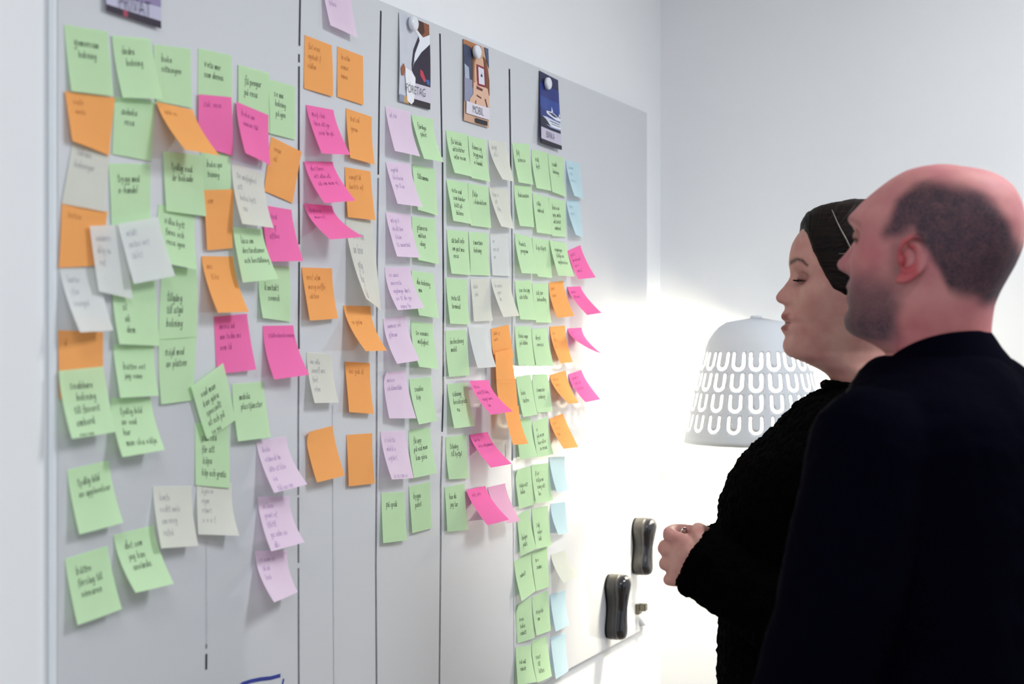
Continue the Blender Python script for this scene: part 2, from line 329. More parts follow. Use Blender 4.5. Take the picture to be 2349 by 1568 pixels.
    ('g', ((10029, 17052, 6), (10801, 17073, 6), (10050, 16308, 37), (10822, 16324, 30)), 0, 'Smartare/ bokning', 'green note reading Smartare bokning, middle in row three under the MOBIL card'),
    ('w', ((10872, 17078, 6), (11599, 17110, 6), (10906, 16335, 41), (11633, 16348, 43)), 0, '../... ../..', 'white note, right in row three under the MOBIL card'),
    ('g', ((9188, 16216, 6), (9962, 16223, 6), (9195, 15458, 84), (9970, 15451, 61)), 0, '/Veta till/terminal', 'green note reading Veta till terminal, left in row four under the MOBIL card'),
    ('c', ((10096, 16243, 6), (10836, 16263, 6), (10117, 15505, 63), (10857, 15529, 73)), 0, '...../ ...', 'cream note, middle in row four under the MOBIL card'),
    ('c', ((10907, 16274, 6), (11712, 16296, 6), (10929, 15590, 245), (11733, 15626, 189)), 0, '.. ...../ ..../ ..', 'cream note, right in row four under the MOBIL card'),
    ('g', ((9172, 15335, 6), (9929, 15368, 6), (9206, 14570, 54), (9963, 14582, 56)), 0, 'Incheckning/ mobil', 'green note reading Incheckning mobil, left in row five under the MOBIL card'),
    ('w', ((10012, 15414, 6), (10748, 15404, 6), (10002, 14703, 195), (10738, 14712, 190)), 0, '', 'white note, middle in row five under the MOBIL card'),
    ('o', ((10907, 15382, 6), (11655, 15467, 6), (10993, 14831, 42), (11741, 14861, 63)), 0, '.... ./....', 'orange note, topmost link of the hanging orange chain under the MOBIL card'),
    ('o', ((10907, 14964, 92), (11655, 15029, 76), (10907, 14407, 118), (11655, 14402, 146)), 0, '', 'orange note, second link of the hanging orange chain under the MOBIL card'),
    ('o', ((10907, 14492, 118), (11655, 14481, 146), (10907, 13945, 229), (11655, 13926, 190)), 0, '', 'orange note, third link of the hanging orange chain under the MOBIL card'),
    ('o', ((10907, 13977, 272), (11655, 13990, 208), (10907, 13333, 442), (11655, 13306, 399)), 0, '', 'orange note, lowest link of the hanging orange chain under the MOBIL card'),
    ('g', ((9235, 14452, 6), (9996, 14453, 6), (9236, 13712, 137), (9997, 13714, 148)), 0, 'Sökning/besöksplats/   nu', 'green note reading Sökning besöksplats nu, left in row six under the MOBIL card'),
    ('p', ((9813, 14490, 140), (10543, 14486, 140), (9809, 13919, 539), (10539, 13947, 614)), 0, '.. ../Möjl till dag/ något mer/  än', 'pink note reading Möjl till dag, middle in row six under the MOBIL card'),
    ('g', ((9188, 13565, 6), (9929, 13565, 6), (9187, 12862, 64), (9929, 12819, 65)), 0, 'Tillgång/ till hyttpl', 'green note reading Tillgång till hyttpl, left in row seven under the MOBIL card'),
    ('p', ((10062, 13549, 6), (10783, 13560, 6), (10074, 12999, 410), (10795, 13012, 469)), 0, '.. ../ Info, erbjudande', 'pink note reading Info, erbjudande, middle in row seven under the MOBIL card'),
    ('g', ((9141, 12733, 6), (9880, 12731, 6), (9140, 11994, 56), (9878, 11944, 82)), 0, 'Hur du/ jag tar', 'green note reading Hur du jag, left in row eight under the MOBIL card'),
    ('k', ((10783, 12579, 6), (11506, 12583, 6), (10788, 11959, 388), (11510, 11918, 309)), 0, '', 'light pink note, right in row eight under the MOBIL card'),
    ('p', ((9879, 12620, 40), (10626, 12619, 40), (9877, 12038, 440), (10624, 12052, 498)), 0, ' info, pris', 'pink note reading info, pris, middle in row eight under the MOBIL card'),
    ('g', ((11806, 18796, 6), (12563, 18873, 6), (11883, 18079, 103), (12640, 18106, 61)), 0, 'Följ/ intresse', 'green note reading Följ intresse, first in row one under BIRKA card'),
    ('g', ((12663, 18786, 6), (13424, 18810, 6), (12686, 18051, 104), (13447, 18066, 79)), 0, 'Välj/ hytt', 'green note reading Välj hytt, second in row one under BIRKA card'),
    ('g', ((13445, 18787, 6), (14224, 18800, 6), (13457, 18049, 93), (14237, 18019, 57)), 0, 'Snabb/ bokning', 'green note reading Snabb bokning, third in row one under BIRKA card'),
    ('b', ((14336, 18769, 6), (15067, 18780, 6), (14347, 18049, 189), (15079, 18058, 78)), 0, '...../.. ../.....', 'pale blue note, fourth in row one under BIRKA card'),
    ('g', ((11882, 18043, 6), (12643, 18076, 6), (11915, 17280, 114), (12676, 17311, 63)), 0, 'Boka maten', 'green note reading Boka maten, first in row two under BIRKA card'),
    ('g', ((12723, 17968, 6), (13466, 17952, 6), (12707, 17213, 104), (13450, 17222, 87)), 0, 'Sälja/ ombord', 'green note reading Sälja ombord, second in row two under BIRKA card'),
    ('g', ((13487, 17946, 6), (14291, 17948, 6), (13489, 17199, 79), (14293, 17235, 33)), 0, 'Boka av/spa, möte/aktivitet/ ombord', 'green note reading Boka av spa,, third in row two under BIRKA card'),
    ('b', ((14358, 17980, 6), (15044, 18013, 6), (14395, 17280, 198), (15081, 17258, 77)), 0, '...../... ..', 'pale blue note, fourth in row two under BIRKA card'),
    ('g', ((11920, 17156, 6), (12663, 17123, 6), (11887, 16412, 163), (12630, 16427, 147)), 0, 'Hund &/ program', 'green note reading Hund & program, first in row three under BIRKA card'),
    ('g', ((12703, 17117, 6), (13508, 17118, 6), (12704, 16381, 123), (13509, 16388, 70)), 0, 'Köp biljett', 'green note reading Köp biljett, second in row three under BIRKA card'),
    ('p', ((14425, 16966, 6), (15114, 17120, 6), (14591, 16402, 173), (15280, 16462, 275)), 0, '... ../.. .... ../... ./.. ..', 'pink note, fourth in row three under BIRKA card'),
    ('g', ((13497, 17117, 20), (14325, 17116, 20), (13497, 16428, 204), (14324, 16444, 199)), 0, 'Ingångar/ (sälja en/ upplevelse', 'green note reading Ingångar (sälja en, third in row three under BIRKA card'),
    ('g', ((11920, 16272, 6), (12663, 16308, 6), (11956, 15565, 104), (12699, 15558, 89)), 0, 'Var ska jag/ute hitta', 'green note reading Var ska jag, first in row four under BIRKA card'),
    ('g', ((12703, 16251, 6), (13445, 16286, 6), (12738, 15518, 72), (13480, 15517, 64)), 0, 'Sälj spa/ behandling', 'green note reading Sälj spa behandling, second in row four under BIRKA card'),
    ('o', ((13487, 16296, 6), (14202, 16356, 6), (13551, 15610, 163), (14266, 15663, 223)), 0, '..../.....', 'orange note, third in row four under BIRKA card'),
    ('p', ((14403, 16241, 6), (15114, 16282, 6), (14447, 15681, 420), (15158, 15736, 447)), 0, '..... ./... ....', 'pink note, fourth in row four under BIRKA card'),
    ('g', ((11920, 15437, 6), (12643, 15443, 6), (11926, 14715, 83), (12649, 14678, 93)), 0, 'Boka vagn/ på båten', 'green note reading Boka vagn på, first in row five under BIRKA card'),
    ('g', ((12683, 15394, 6), (13403, 15415, 6), (12706, 14677, 95), (13425, 14690, 143)), 0, 'Dryck/ service', 'green note reading Dryck service, second in row five under BIRKA card'),
    ('o', ((13530, 15441, 6), (14291, 15473, 6), (13562, 14731, 223), (14323, 14745, 162)), 0, '.../.. ./.', 'orange note, third in row five under BIRKA card'),
    ('p', ((14425, 15414, 6), (15161, 15436, 6), (14449, 14953, 596), (15185, 14903, 446)), 0, '.. ..', 'pink note, fourth in row five under BIRKA card'),
    ('g', ((11977, 14512, 6), (12643, 14538, 6), (12006, 13765, 134), (12672, 13782, 128)), 0, '/Boka/ taxfree', 'green note reading Boka taxfree, first in row six under BIRKA card'),
    ('g', ((12703, 14536, 6), (13445, 14528, 6), (12695, 13813, 118), (13437, 13804, 111)), 0, '/Semester/ ordning', 'green note reading Semester ordning, second in row six under BIRKA card'),
    ('o', ((13530, 14501, 6), (14336, 14578, 6), (13602, 13946, 379), (14408, 13937, 248)), 0, '.. ../... ./..', 'orange note, third in row six under BIRKA card'),
    ('p', ((14470, 14497, 6), (15161, 14571, 6), (14551, 13941, 340), (15242, 13977, 395)), 0, '..... ../. ... .../.... ..', 'pink note, fourth in row six under BIRKA card'),
    ('g', ((11958, 13716, 6), (12623, 13716, 6), (11957, 12980, 95), (12622, 12997, 150)), 0, '', 'green note, first in row seven under BIRKA card'),
    ('g', ((12703, 13637, 6), (13424, 13693, 6), (12761, 12968, 88), (13482, 12974, 110)), 0, '../på resan/hur vill ni/ se resan', 'green note reading på resan hur, second in row seven under BIRKA card'),
    ('o', ((13508, 13655, 6), (14202, 13724, 6), (13584, 13074, 277), (14277, 13062, 302)), 0, '.. ./. .. ./...', 'orange note, third in row seven under BIRKA card'),
    ('g', ((11920, 12779, 6), (12623, 12811, 6), (11955, 12080, 78), (12658, 12087, 81)), 5, '/Välja rätt/ boka', 'green note reading Välja rätt boka, first in row eight under BIRKA card'),
    ('g', ((12663, 12824, 6), (13487, 12801, 6), (12642, 12107, 115), (13466, 12081, 107)), 0, '.. ../Välja en/säng att/ bo', 'green note reading Välja en säng, second in row eight under BIRKA card'),
    ('b', ((13508, 12910, 6), (14291, 12869, 6), (13469, 12227, 189), (14251, 12199, 88)), 0, '', 'pale blue note, third in row eight under BIRKA card'),
    ('g', ((11996, 11951, 6), (12583, 12001, 6), (12061, 11189, 56), (12648, 11260, 121)), 0, '//Boligen/ plats', 'green note reading Boligen plats, first in row nine under BIRKA card'),
    ('g', ((12683, 11990, 6), (13445, 11976, 6), (12669, 11249, 111), (13431, 11214, 86)), 0, '/Sälj/ nöjes/ båt', 'green note reading Sälj nöjes båt, second in row nine under BIRKA card'),
    ('b', ((13572, 11997, 6), (14313, 11964, 6), (13538, 11409, 187), (14279, 11346, 77)), 0, '', 'pale blue note, third in row nine under BIRKA card'),
    ('g', ((11882, 11114, 6), (12623, 11183, 6), (11952, 10382, 133), (12693, 10453, 83)), 0, '/ rabatt', 'green note reading rabatt, first in row ten under BIRKA card'),
    ('g', ((12683, 11175, 6), (13403, 11188, 6), (12697, 10445, 90), (13417, 10413, 55)), 0, '.. ./ Ordna', 'green note reading Ordna, second in row ten under BIRKA card'),
    ('c', ((13593, 11001, 6), (14313, 10999, 6), (13591, 10469, 274), (14311, 10515, 289)), 0, '', 'cream note, third in row ten under BIRKA card'),
    ('g', ((11958, 10283, 6), (12623, 10336, 6), (12013, 9581, 16), (12683, 9565, 69)), 5, '/Resa/ boka/ rabatt', 'green note reading Resa boka rabatt, first in row eleven under BIRKA card'),
    ('g', ((12703, 10322, 6), (13445, 10337, 6), (12718, 9601, 90), (13460, 9562, 64)), 0, '/Nöjesliv/ mm', 'green note reading Nöjesliv mm, second in row eleven under BIRKA card'),
    ('b', ((13551, 10236, 6), (14313, 10209, 6), (13524, 9531, 138), (14286, 9527, 102)), 0, '', 'pale blue note, third in row eleven under BIRKA card'),
    ('g', ((11958, 9519, 6), (12643, 9435, 6), (11866, 8856, 93), (12551, 8772, 173)), 0, '/Sök mål/ rabatt', 'green note reading Sök mål rabatt, first in row twelve under BIRKA card'),
    ('g', ((12683, 9493, 6), (13382, 9462, 6), (12649, 8731, 139), (13347, 8706, 131)), 0, '/Vinst/  till/ lotteri', 'green note reading Vinst till lotteri, second in row twelve under BIRKA card'),
    ('b', ((13572, 9392, 6), (14336, 9353, 6), (13533, 8607, 134), (14297, 8603, 79)), 0, '', 'pale blue note, third in row twelve under BIRKA card'),
]
CARDS = {'foretag': [(7586, 20327, 12), (8579, 20325, 12), (7553, 18926, 15), (8574, 18937, 15)], 'mobil': [(9802, 20328, 12), (10771, 20334, 12), (9796, 18934, 15), (10771, 18937, 21)], 'birka': [(13015, 20328, 12), (13924, 20293, 12), (12926, 18942, 15), (13924, 18917, 68)], 'privat': [(770, 19972, 12), (1739, 20186, 12), (770, 18941, 37), (1739, 18923, 25)]}
MAGNETS = [(0.7939, 2.0212, 0), (1.0206, 2.0171, 0), (1.3284, 2.0119, 0)]
ERASERS = [(1.6676, 0.9486, 0.1405), (1.8323, 1.0565, 0.1298)]
SMALL = [(1.8454, 0.9132), (1.8739, 0.8833)]

# ------------------------------------------------------------------ board frame (metres)
AL = math.atan(1540 / 3300); SA, CA = math.sin(AL), math.cos(AL)
DV = Vector((SA, CA, 0)); NV = Vector((CA, -SA, 0)); BC = -1.1166
S0 = 1.2118                                    # left edge of the board along its wall
BROT = math.pi / 2 - AL                        # board x axis = DV
def BP(s, z, l=0.0):
    """s metres right of the board's left edge, z height over the floor, l metres off its face"""
    p = NV * (BC + l) + DV * (S0 + s)
    return Vector((p.x, p.y, z))
BL, BZ0, BZ1 = 1.917, 0.856, 2.0415

# ------------------------------------------------------------------ room
M_WALL = mat('wall_paint', lin('#EAECEF'), 0.85, 0.15, nscale=3, namp=0.015)
M_FLOOR = mat('floor_wood', lin('#8A7761'), 0.5, 0.4, nscale=6, namp=0.2)
M_CEIL = mat('ceiling_paint', lin('#E4E4E2'), 0.9, 0.1, nscale=3, namp=0.01)
T = 0.0105                                       # gap board face - wall
SW = 2.038                                      # far wall position along the board axis
def frame_box(name, s0, s1, z0, z1, l0, l1, m, parent=None):
    v, f = box(s0, s1, -l1, -l0, z0, z1)
    o = mesh_obj(name, v, f, m, parent)
    if parent is None:
        o.location = BP(0, 0, 0); o.rotation_euler = (0, 0, BROT)
    return o
tag(frame_box('wall_left', -3.4, SW, 0, 2.7, -T - 0.12, -T, M_WALL), kind='structure')
tag(frame_box('wall_far', SW, SW + 0.12, 0, 2.7, -T - 0.12, 4.6, M_WALL), kind='structure')
tag(frame_box('floor', -3.4, SW + 0.12, -0.1, 0, -T - 0.12, 4.6, M_FLOOR), kind='structure')
tag(frame_box('ceiling', -3.4, SW + 0.12, 2.7, 2.8, -T - 0.12, 4.6, M_CEIL), kind='structure')
M_SKIRT = mat('skirting_paint', lin('#E6E7E8'), 0.5, 0.3, nscale=8, namp=0.02)
tag(frame_box('baseboard_left', -3.4, SW - 0.012, 0, 0.09, -T, -T + 0.012, M_SKIRT), kind='structure')
tag(frame_box('baseboard_far', SW - 0.012, SW, 0, 0.09, -T, 4.6, M_SKIRT), kind='structure')

# ------------------------------------------------------------------ whiteboard
M_BOARD = mat('board_enamel', lin('#CDD0D5'), 0.06, 0.5, nscale=2, namp=0.012)
M_BEDGE = mat('board_edge', lin('#E9EEF2'), 0.35, 0.5, nscale=20, namp=0.02)
M_INK = mat('black_marker', (0.02, 0.02, 0.03, 1), 0.5, 0.3, nscale=80, namp=0.3)
M_GHOST = mat('wiped_marker', lin('#BEC2C8'), 0.4, 0.3, nscale=60, namp=0.05)
M_FADED = mat('faded_marker', lin('#73737F'), 0.5, 0.3, nscale=90, namp=0.25)
M_BLUE = mat('blue_marker', lin('#2A3A94'), 0.5, 0.3, nscale=80, namp=0.2)
board = tag(empty('whiteboard', BP(0, BZ0, -T), (0, 0, BROT)),
            'large frameless white magnetic board covered in sticky notes, fixed to the left wall', 'whiteboard')
def board_part(name, verts, faces, m, smooth=False):
    # local board axes: x along, y into the wall, z up from the board's lower edge; face plane at y = -T
    return mesh_obj(name, verts, faces, m, board, smooth)
def bevel_slab(x0, x1, z0, z1, y0, y1, r):
    bm = bmesh.new(); v, f = box(x0, x1, y0, y1, z0, z1)
    vs = [bm.verts.new(p) for p in v]
    for q in f: bm.faces.new([vs[i] for i in q])
    bmesh.ops.bevel(bm, geom=list(bm.edges), offset=r, segments=2, affect='EDGES')
    bm.normal_update()
    V = [tuple(p.co) for p in bm.verts]; bm.verts.index_update()
    Fc = [[p.index for p in q.verts] for q in bm.faces]; bm.free()
    return V, Fc
v, f = bevel_slab(0.004, BL - 0.002, 0.002, BZ1 - BZ0 - 0.002, -T, -T + 0.0085, 0.0012)
board_part('panel', v, f, M_BOARD)
v, f = bevel_slab(0, 0.0045, 0, BZ1 - BZ0, -T + 0.0006, -0.001, 0.0008)
board_part('side_trim', v, f, M_BEDGE)
v, f = box(0.15, BL - 0.15, -T + 0.0085, 0, 0.1, BZ1 - BZ0 - 0.1)
board_part('mounting_rail', v, f, M_BEDGE)
def stroke(name, pts, w, m, lift=0.00035):
    """marker stroke on the board: pts are (s, z_above_floor)"""
    P = [Vector((a, b - BZ0)) for a, b in pts]; V = []; Fc = []
    for i, p in enumerate(P):
        t = (P[min(i+1, len(P)-1)] - P[max(i-1, 0)]).normalized(); n = Vector((-t.y, t.x)) * w / 2
        for q in (p - n, p + n):
            V.append((q.x, -T - lift, q.y))
    for i in range(len(P) - 1):
        Fc.append((2*i, 2*i+2, 2*i+3, 2*i+1))
    return board_part(name, V, Fc, m)
for nm, pts, w, m in LINES:
    stroke(nm, pts, w, {'k': M_INK, 'g': M_GHOST, 'b': M_BLUE, 'd': M_FADED}[m])

# ------------------------------------------------------------------ sticky notes
PAPER = {k: paper_mat('paper_' + n, c, {'o': .14, 'p': .16, 'g': .24}.get(k, .3)) for k, n, c in (
    ('g', 'green', (0.65, 0.90, 0.57)), ('o', 'orange', (1.0, 0.45, 0.155)), ('p', 'pink', (1.0, 0.21, 0.50)),
    ('l', 'lilac', (0.93, 0.76, 0.92)), ('c', 'cream', (0.84, 0.85, 0.77)), ('w', 'white', (0.83, 0.86, 0.85)),
    ('b', 'blue', (0.67, 0.87, 0.94)), ('k', 'light_pink', (1.0, 0.55, 0.76)))}
PEN = {k: mat('pen_' + n, c, 0.7, 0.2, nscale=120, namp=0.15) for k, n, c in (
    ('g', 'black', (0.025, 0.04, 0.025)), ('o', 'brown', (0.50, 0.20, 0.06)), ('p', 'plum', (0.33, 0.05, 0.24)),
    ('l', 'violet', (0.42, 0.28, 0.52)), ('c', 'grey', (0.36, 0.36, 0.40)), ('w', 'slate', (0.40, 0.42, 0.48)),
    ('b', 'teal', (0.30, 0.50, 0.60)), ('k', 'rose', (0.70, 0.22, 0.45)))}
GL = {}
for line in '''a .62,.85 .35,1 .08,.7 .06,.25 .3,0 .6,.4 .62,.95 .62,.2 .8,.05
b .08,1.8 .08,0 .12,.6 .4,1 .64,.6 .5,.1 .1,.05
c .6,.85 .35,1 .08,.6 .1,.2 .35,0 .65,.15
d .6,.8 .3,1 .06,.5 .2,.03 .5,.2 .62,.9 .62,1.8 .64,.1 .8,.05
e .08,.5 .6,.6 .5,.95 .2,.95 .05,.5 .25,.02 .65,.2
f .6,1.6 .4,1.8 .25,1.4 .25,-.4;.0,.95 .55,.95
g .6,.8 .3,1 .06,.6 .25,.1 .55,.4 .62,1 .6,-.4 .35,-.75 .05,-.5
h .08,1.8 .08,0 .15,.7 .4,1 .58,.7 .6,0
i .1,1 .12,.1 .28,.03;.12,1.4 .14,1.48
j .2,1 .2,-.4 .0,-.7;.2,1.4 .22,1.48
k .08,1.8 .08,0;.55,1 .1,.45 .6,0
l .1,1.8 .1,.15 .28,.03
m .06,1 .08,0 .12,.75 .32,1 .42,.7 .42,0 .48,.75 .7,1 .8,.6 .82,0
n .06,1 .08,0 .14,.75 .4,1 .56,.7 .58,0
o .35,1 .06,.65 .1,.15 .4,0 .64,.4 .55,.9 .33,1
p .08,1 .08,-.75 .1,.7 .4,1 .62,.6 .45,.1 .1,.1
q .6,.8 .3,1 .06,.5 .3,.05 .6,.5 .6,-.75
r .08,1 .1,0 .14,.6 .35,.95 .55,.95
s .55,.85 .3,1 .1,.8 .3,.55 .55,.35 .4,.03 .05,.1
t .25,1.6 .22,.2 .4,0 .55,.1;.0,1.05 .5,1.08
u .06,1 .1,.2 .3,0 .55,.3 .58,1 .58,.1 .74,.03
v .03,1 .28,0 .58,1
w .03,1 .2,.05 .4,.8 .58,.05 .8,1
x .05,1 .58,0;.58,1 .05,0
y .05,1 .3,.25;.6,1 .25,-.4 .02,-.7
z .05,1 .55,1 .08,0 .6,.02
( .3,1.7 .08,.8 .25,-.3
& .6,.1 .1,1.2 .3,1.6 .5,1.2 .05,.4 .3,0 .65,.5
, .1,.1 .02,-.3
- .1,.5 .5,.52'''.split('\n'):
    ch, rest = line.split(' ', 1)
    GL[ch] = [[tuple(map(float, p.split(','))) for p in st.split()] for st in rest.split(';')]
GL['ä'] = GL['a'] + [[(.15, 1.4), (.2, 1.5)], [(.5, 1.4), (.55, 1.5)]]
GL['å'] = GL['a'] + [[(.3, 1.35), (.45, 1.6), (.55, 1.4), (.3, 1.35)]]
GL['ö'] = GL['o'] + [[(.15, 1.4), (.2, 1.5)], [(.5, 1.4), (.55, 1.5)]]
ADV = {'m': .95, 'w': .95, 'i': .38, 'l': .38, 'j': .4, 't': .58, 'f': .6, 'r': .6, ',': .3, '(': .4}

def handwriting(text, rnd, xh, margin, top, leading, width):
    """list of polylines in note millimetres (x right, y down)"""
    out = []
    y = top
    for row in text.split('/'):
        lead = len(row) - len(row.lstrip(' '))
        x = margin + lead * 2.5 + rnd.uniform(-1, 1)
        row = row.strip(' ')
        need = sum(ADV.get(c, .8) for c in row.lower()) * xh * 1.27
        sc = xh * min(1, (73 - x) / max(need, 1))
        slope = rnd.uniform(-.03, .03)
        x0 = x
        for c in row:
            up = c.isupper() and 1.25 or 1.0
            c = c.lower()
            if c == '.': c = rnd.choice('aeinrstmuolvdgktf')
            if c == ' ':
                x += sc * .6; continue
            for st in GL.get(c, GL['o']):
                pts = []
                for (gx, gy) in st:
                    k = sc * up * rnd.uniform(.94, 1.06)
                    pts.append((x + (gx + gy * .12) * k, y - gy * k + (x - x0) * slope + rnd.uniform(-.15, .15)))
                out.append(pts)
            x += sc * up * ADV.get(c, .8) * rnd.uniform(1.15, 1.38)
        y += leading * rnd.uniform(.94, 1.06)
    return out

CAT = {'g': 'green', 'o': 'orange', 'p': 'pink', 'l': 'lilac', 'c': 'cream', 'w': 'white', 'b': 'pale blue', 'k': 'light pink'}
def sticky(row, index):
    col, cs, tl, text, label = row
    (s0, z0, l0), (s1, z1, l1), (s2, z2, l2), (s3, z3, l3) = [(a / 1e4, b / 1e4, c / 1e4) for a, b, c in cs]
    rnd = random.Random(index * 7 + 3)
    org = BP((s0 + s1) / 2, (z0 + z1) / 2, 0)
    pw = 1.45 + rnd.uniform(-.15, .35)
    wob = rnd.uniform(-.0012, .0012)
    def P(u, v, off=0.0):
        a = (1 - u) * (1 - v); b = u * (1 - v); c = (1 - u) * v; d = u * v
        s = a*s0 + b*s1 + c*s2 + d*s3; z = a*z0 + b*z1 + c*z2 + d*z3
        lt = (1 - u) * l0 + u * l1; lb = (1 - u) * l2 + u * l3
        l = lt + (lb - lt) * v ** pw + wob * math.sin(math.pi * v) * (u - .5) * 2 + .0009 * math.sin(math.pi * u) * v
        if tl: l += tl * 1e-3 * max(0, 1 - u / .35) ** 2 * max(0, 1 - v / .3) ** 2
        s -= S_MID; z -= Z_MID
        return (s, -(max(l, lt * .999) + off), z)
    S_MID, Z_MID = (s0 + s1) / 2, (z0 + z1) / 2
    NU, NVV = 6, 12
    V = [P(i / NU, j / NVV) for j in range(NVV + 1) for i in range(NU + 1)]
    Fc = [(j*(NU+1)+i, (j+1)*(NU+1)+i, (j+1)*(NU+1)+i+1, j*(NU+1)+i+1) for j in range(NVV) for i in range(NU)]
    o = mesh_obj('sticky_note', V, Fc, PAPER[col], None, True, org, (0, 0, BROT))
    tag(o, label, 'sticky note', 'sticky notes on the whiteboard')
    if text:
        big = {'g': (4.9, .68)}.get(col, (4.6, .55))
        lines = handwriting(text, rnd, big[0], 14 if col == 'g' else 10, 22 if col == 'g' else 17, 13.5 if col == 'g' else 14, big[1])
        HV = []; HF = []
        for pts in lines:
            for k in range(len(pts) - 1):
                a, b = Vector(pts[k]), Vector(pts[k + 1]); t = b - a
                if t.length < .05: continue
                n = Vector((-t.y, t.x)).normalized() * big[1] / 2; e = t.normalized() * big[1] * .35
                q = [a - n - e, a + n - e, b + n + e, b - n + e]
                bi = len(HV)
                for w in q: HV.append(P(min(max(w.x / 76, 0.01), .99), min(max(w.y / 76, 0.01), .985), .0004))
                HF.append((bi, bi + 3, bi + 2, bi + 1))
        h = mesh_obj('handwriting', HV, HF, PEN[col], o)
    return o
for k, row in enumerate(NOTES):
    sticky(row, k)

# ------------------------------------------------------------------ picture cards and magnets
def flat_mat(name, h): return mat(name, lin(h), 0.45, 0.35, nscale=40, namp=0.03)
PRINT = {}
def pr(h):
    if h not in PRINT: PRINT[h] = flat_mat('print_' + h, '#' + h)
    return PRINT[h]
def card(cs, base, parts, texts, label):
    C = [(a / 1e4, b / 1e4, c / 1e4) for a, b, c in cs]
    sm, zm = (C[0][0] + C[1][0]) / 2, (C[0][1] + C[1][1]) / 2
    def P(u, v, off=0.0):
        w = ((1-u)*(1-v), u*(1-v), (1-u)*v, u*v)
        s = sum(a*c[0] for a, c in zip(w, C)); z = sum(a*c[1] for a, c in zip(w, C))
        l = .0012 + max(C[2][2], C[3][2]) * v * v + .002 * math.sin(math.pi * v) * math.cos(math.pi * u) ** 2
        return (s - sm, -(l + off), z - zm)
    V = [P(i / 6, j / 8) for j in range(9) for i in range(7)]
    Fc = [(j*7+i, (j+1)*7+i, (j+1)*7+i+1, j*7+i+1) for j in range(8) for i in range(6)]
    o = mesh_obj('picture_card', V, Fc, pr(base), None, True, BP(sm, zm, 0), (0, 0, BROT))
    tag(o, label, 'card', 'picture cards heading the columns')
    layer = 0
    for depth, (nm, polys) in enumerate(parts):
        V = []; Fc = []; mats = []; fm = []
        for (hexc, poly) in polys:
            layer += 1
            # clip-free: subdivide by CDT with a coarse grid so the print follows the card
            pts = []
            for k_, p in enumerate(poly):
                q_ = Vector(poly[(k_ + 1) % len(poly)]); p = Vector(p); m_ = max(1, int((q_ - p).length / .06))
                pts += [p.lerp(q_, e / m_) for e in range(m_)]
            n = len(pts)
            grid = [Vector((a / 20 + .013, e_ / 20 + .017)) for a in range(20) for e_ in range(20)]
            res = delaunay_2d_cdt(pts + grid, [], [list(range(n))], 1, 1e-5)
            b = len(V)
            V += [P(p.x, p.y, .0002 + .00009 * layer) for p in res[0]]
            if pr(hexc) not in mats: mats.append(pr(hexc))
            for t in res[2]:
                Fc.append([b + i for i in t]); fm.append(mats.index(pr(hexc)))
        c = mesh_obj(nm, V, Fc, mats, o)
        for p_, mi in zip(c.data.polygons, fm): p_.material_index = mi
    wid = C[1][0] - C[0][0]; hei = C[0][1] - C[2][1]
    for (txt, u, v, size, hexc) in texts:
        cu = bpy.data.curves.new('lettering', 'FONT'); cu.body = txt; cu.size = size; cu.align_x = 'CENTER'; cu.align_y = 'CENTER'; cu.offset = -.0003
        t = bpy.data.objects.new('lettering_curve', cu); COL.objects.link(t)
        bpy.context.view_layer.update()
        me = bpy.data.meshes.new_from_object(t.evaluated_get(bpy.context.evaluated_depsgraph_get()))
        bpy.data.objects.remove(t); bpy.data.curves.remove(cu)
        for p in me.vertices: p.co = P(u + p.co.x * .85 / wid, v - p.co.y * 1.12 / hei, .0026)
        me.materials.clear(); me.materials.append(pr(hexc)); me.name = 'lettering'
        t = bpy.data.objects.new('lettering', me); COL.objects.link(t); t.parent = o
    return o
R = lambda a, b, c, d: [(a, b), (c, b), (c, d), (a, d)]
def ell(cx, cy, rx, ry, n=14): return [(cx + rx * math.cos(2*math.pi*k/n), cy + ry * math.sin(2*math.pi*k/n)) for k in range(n)]
card(CARDS['privat'], 'BDBBD0', [
    ('photo_print', [('6A5A8C', R(0, 0, 1, .80)), ('2E2A44', R(.0, 0, .4, .8)), ('8C7FA8', [(.55, .3), (1, .2), (1, .8), (.6, .8)])]),
    ('label_strip', [('BDBBD4', R(0, .80, 1, .93))]),
    ('border_strip', [('24142E', R(0, .93, 1, 1)), ('A03A52', R(.3, .93, .38, 1))])],
    [('PRIVAT', .5, .865, .021, '55506A')], 'purple picture card reading PRIVAT, cut by the top edge of the picture')
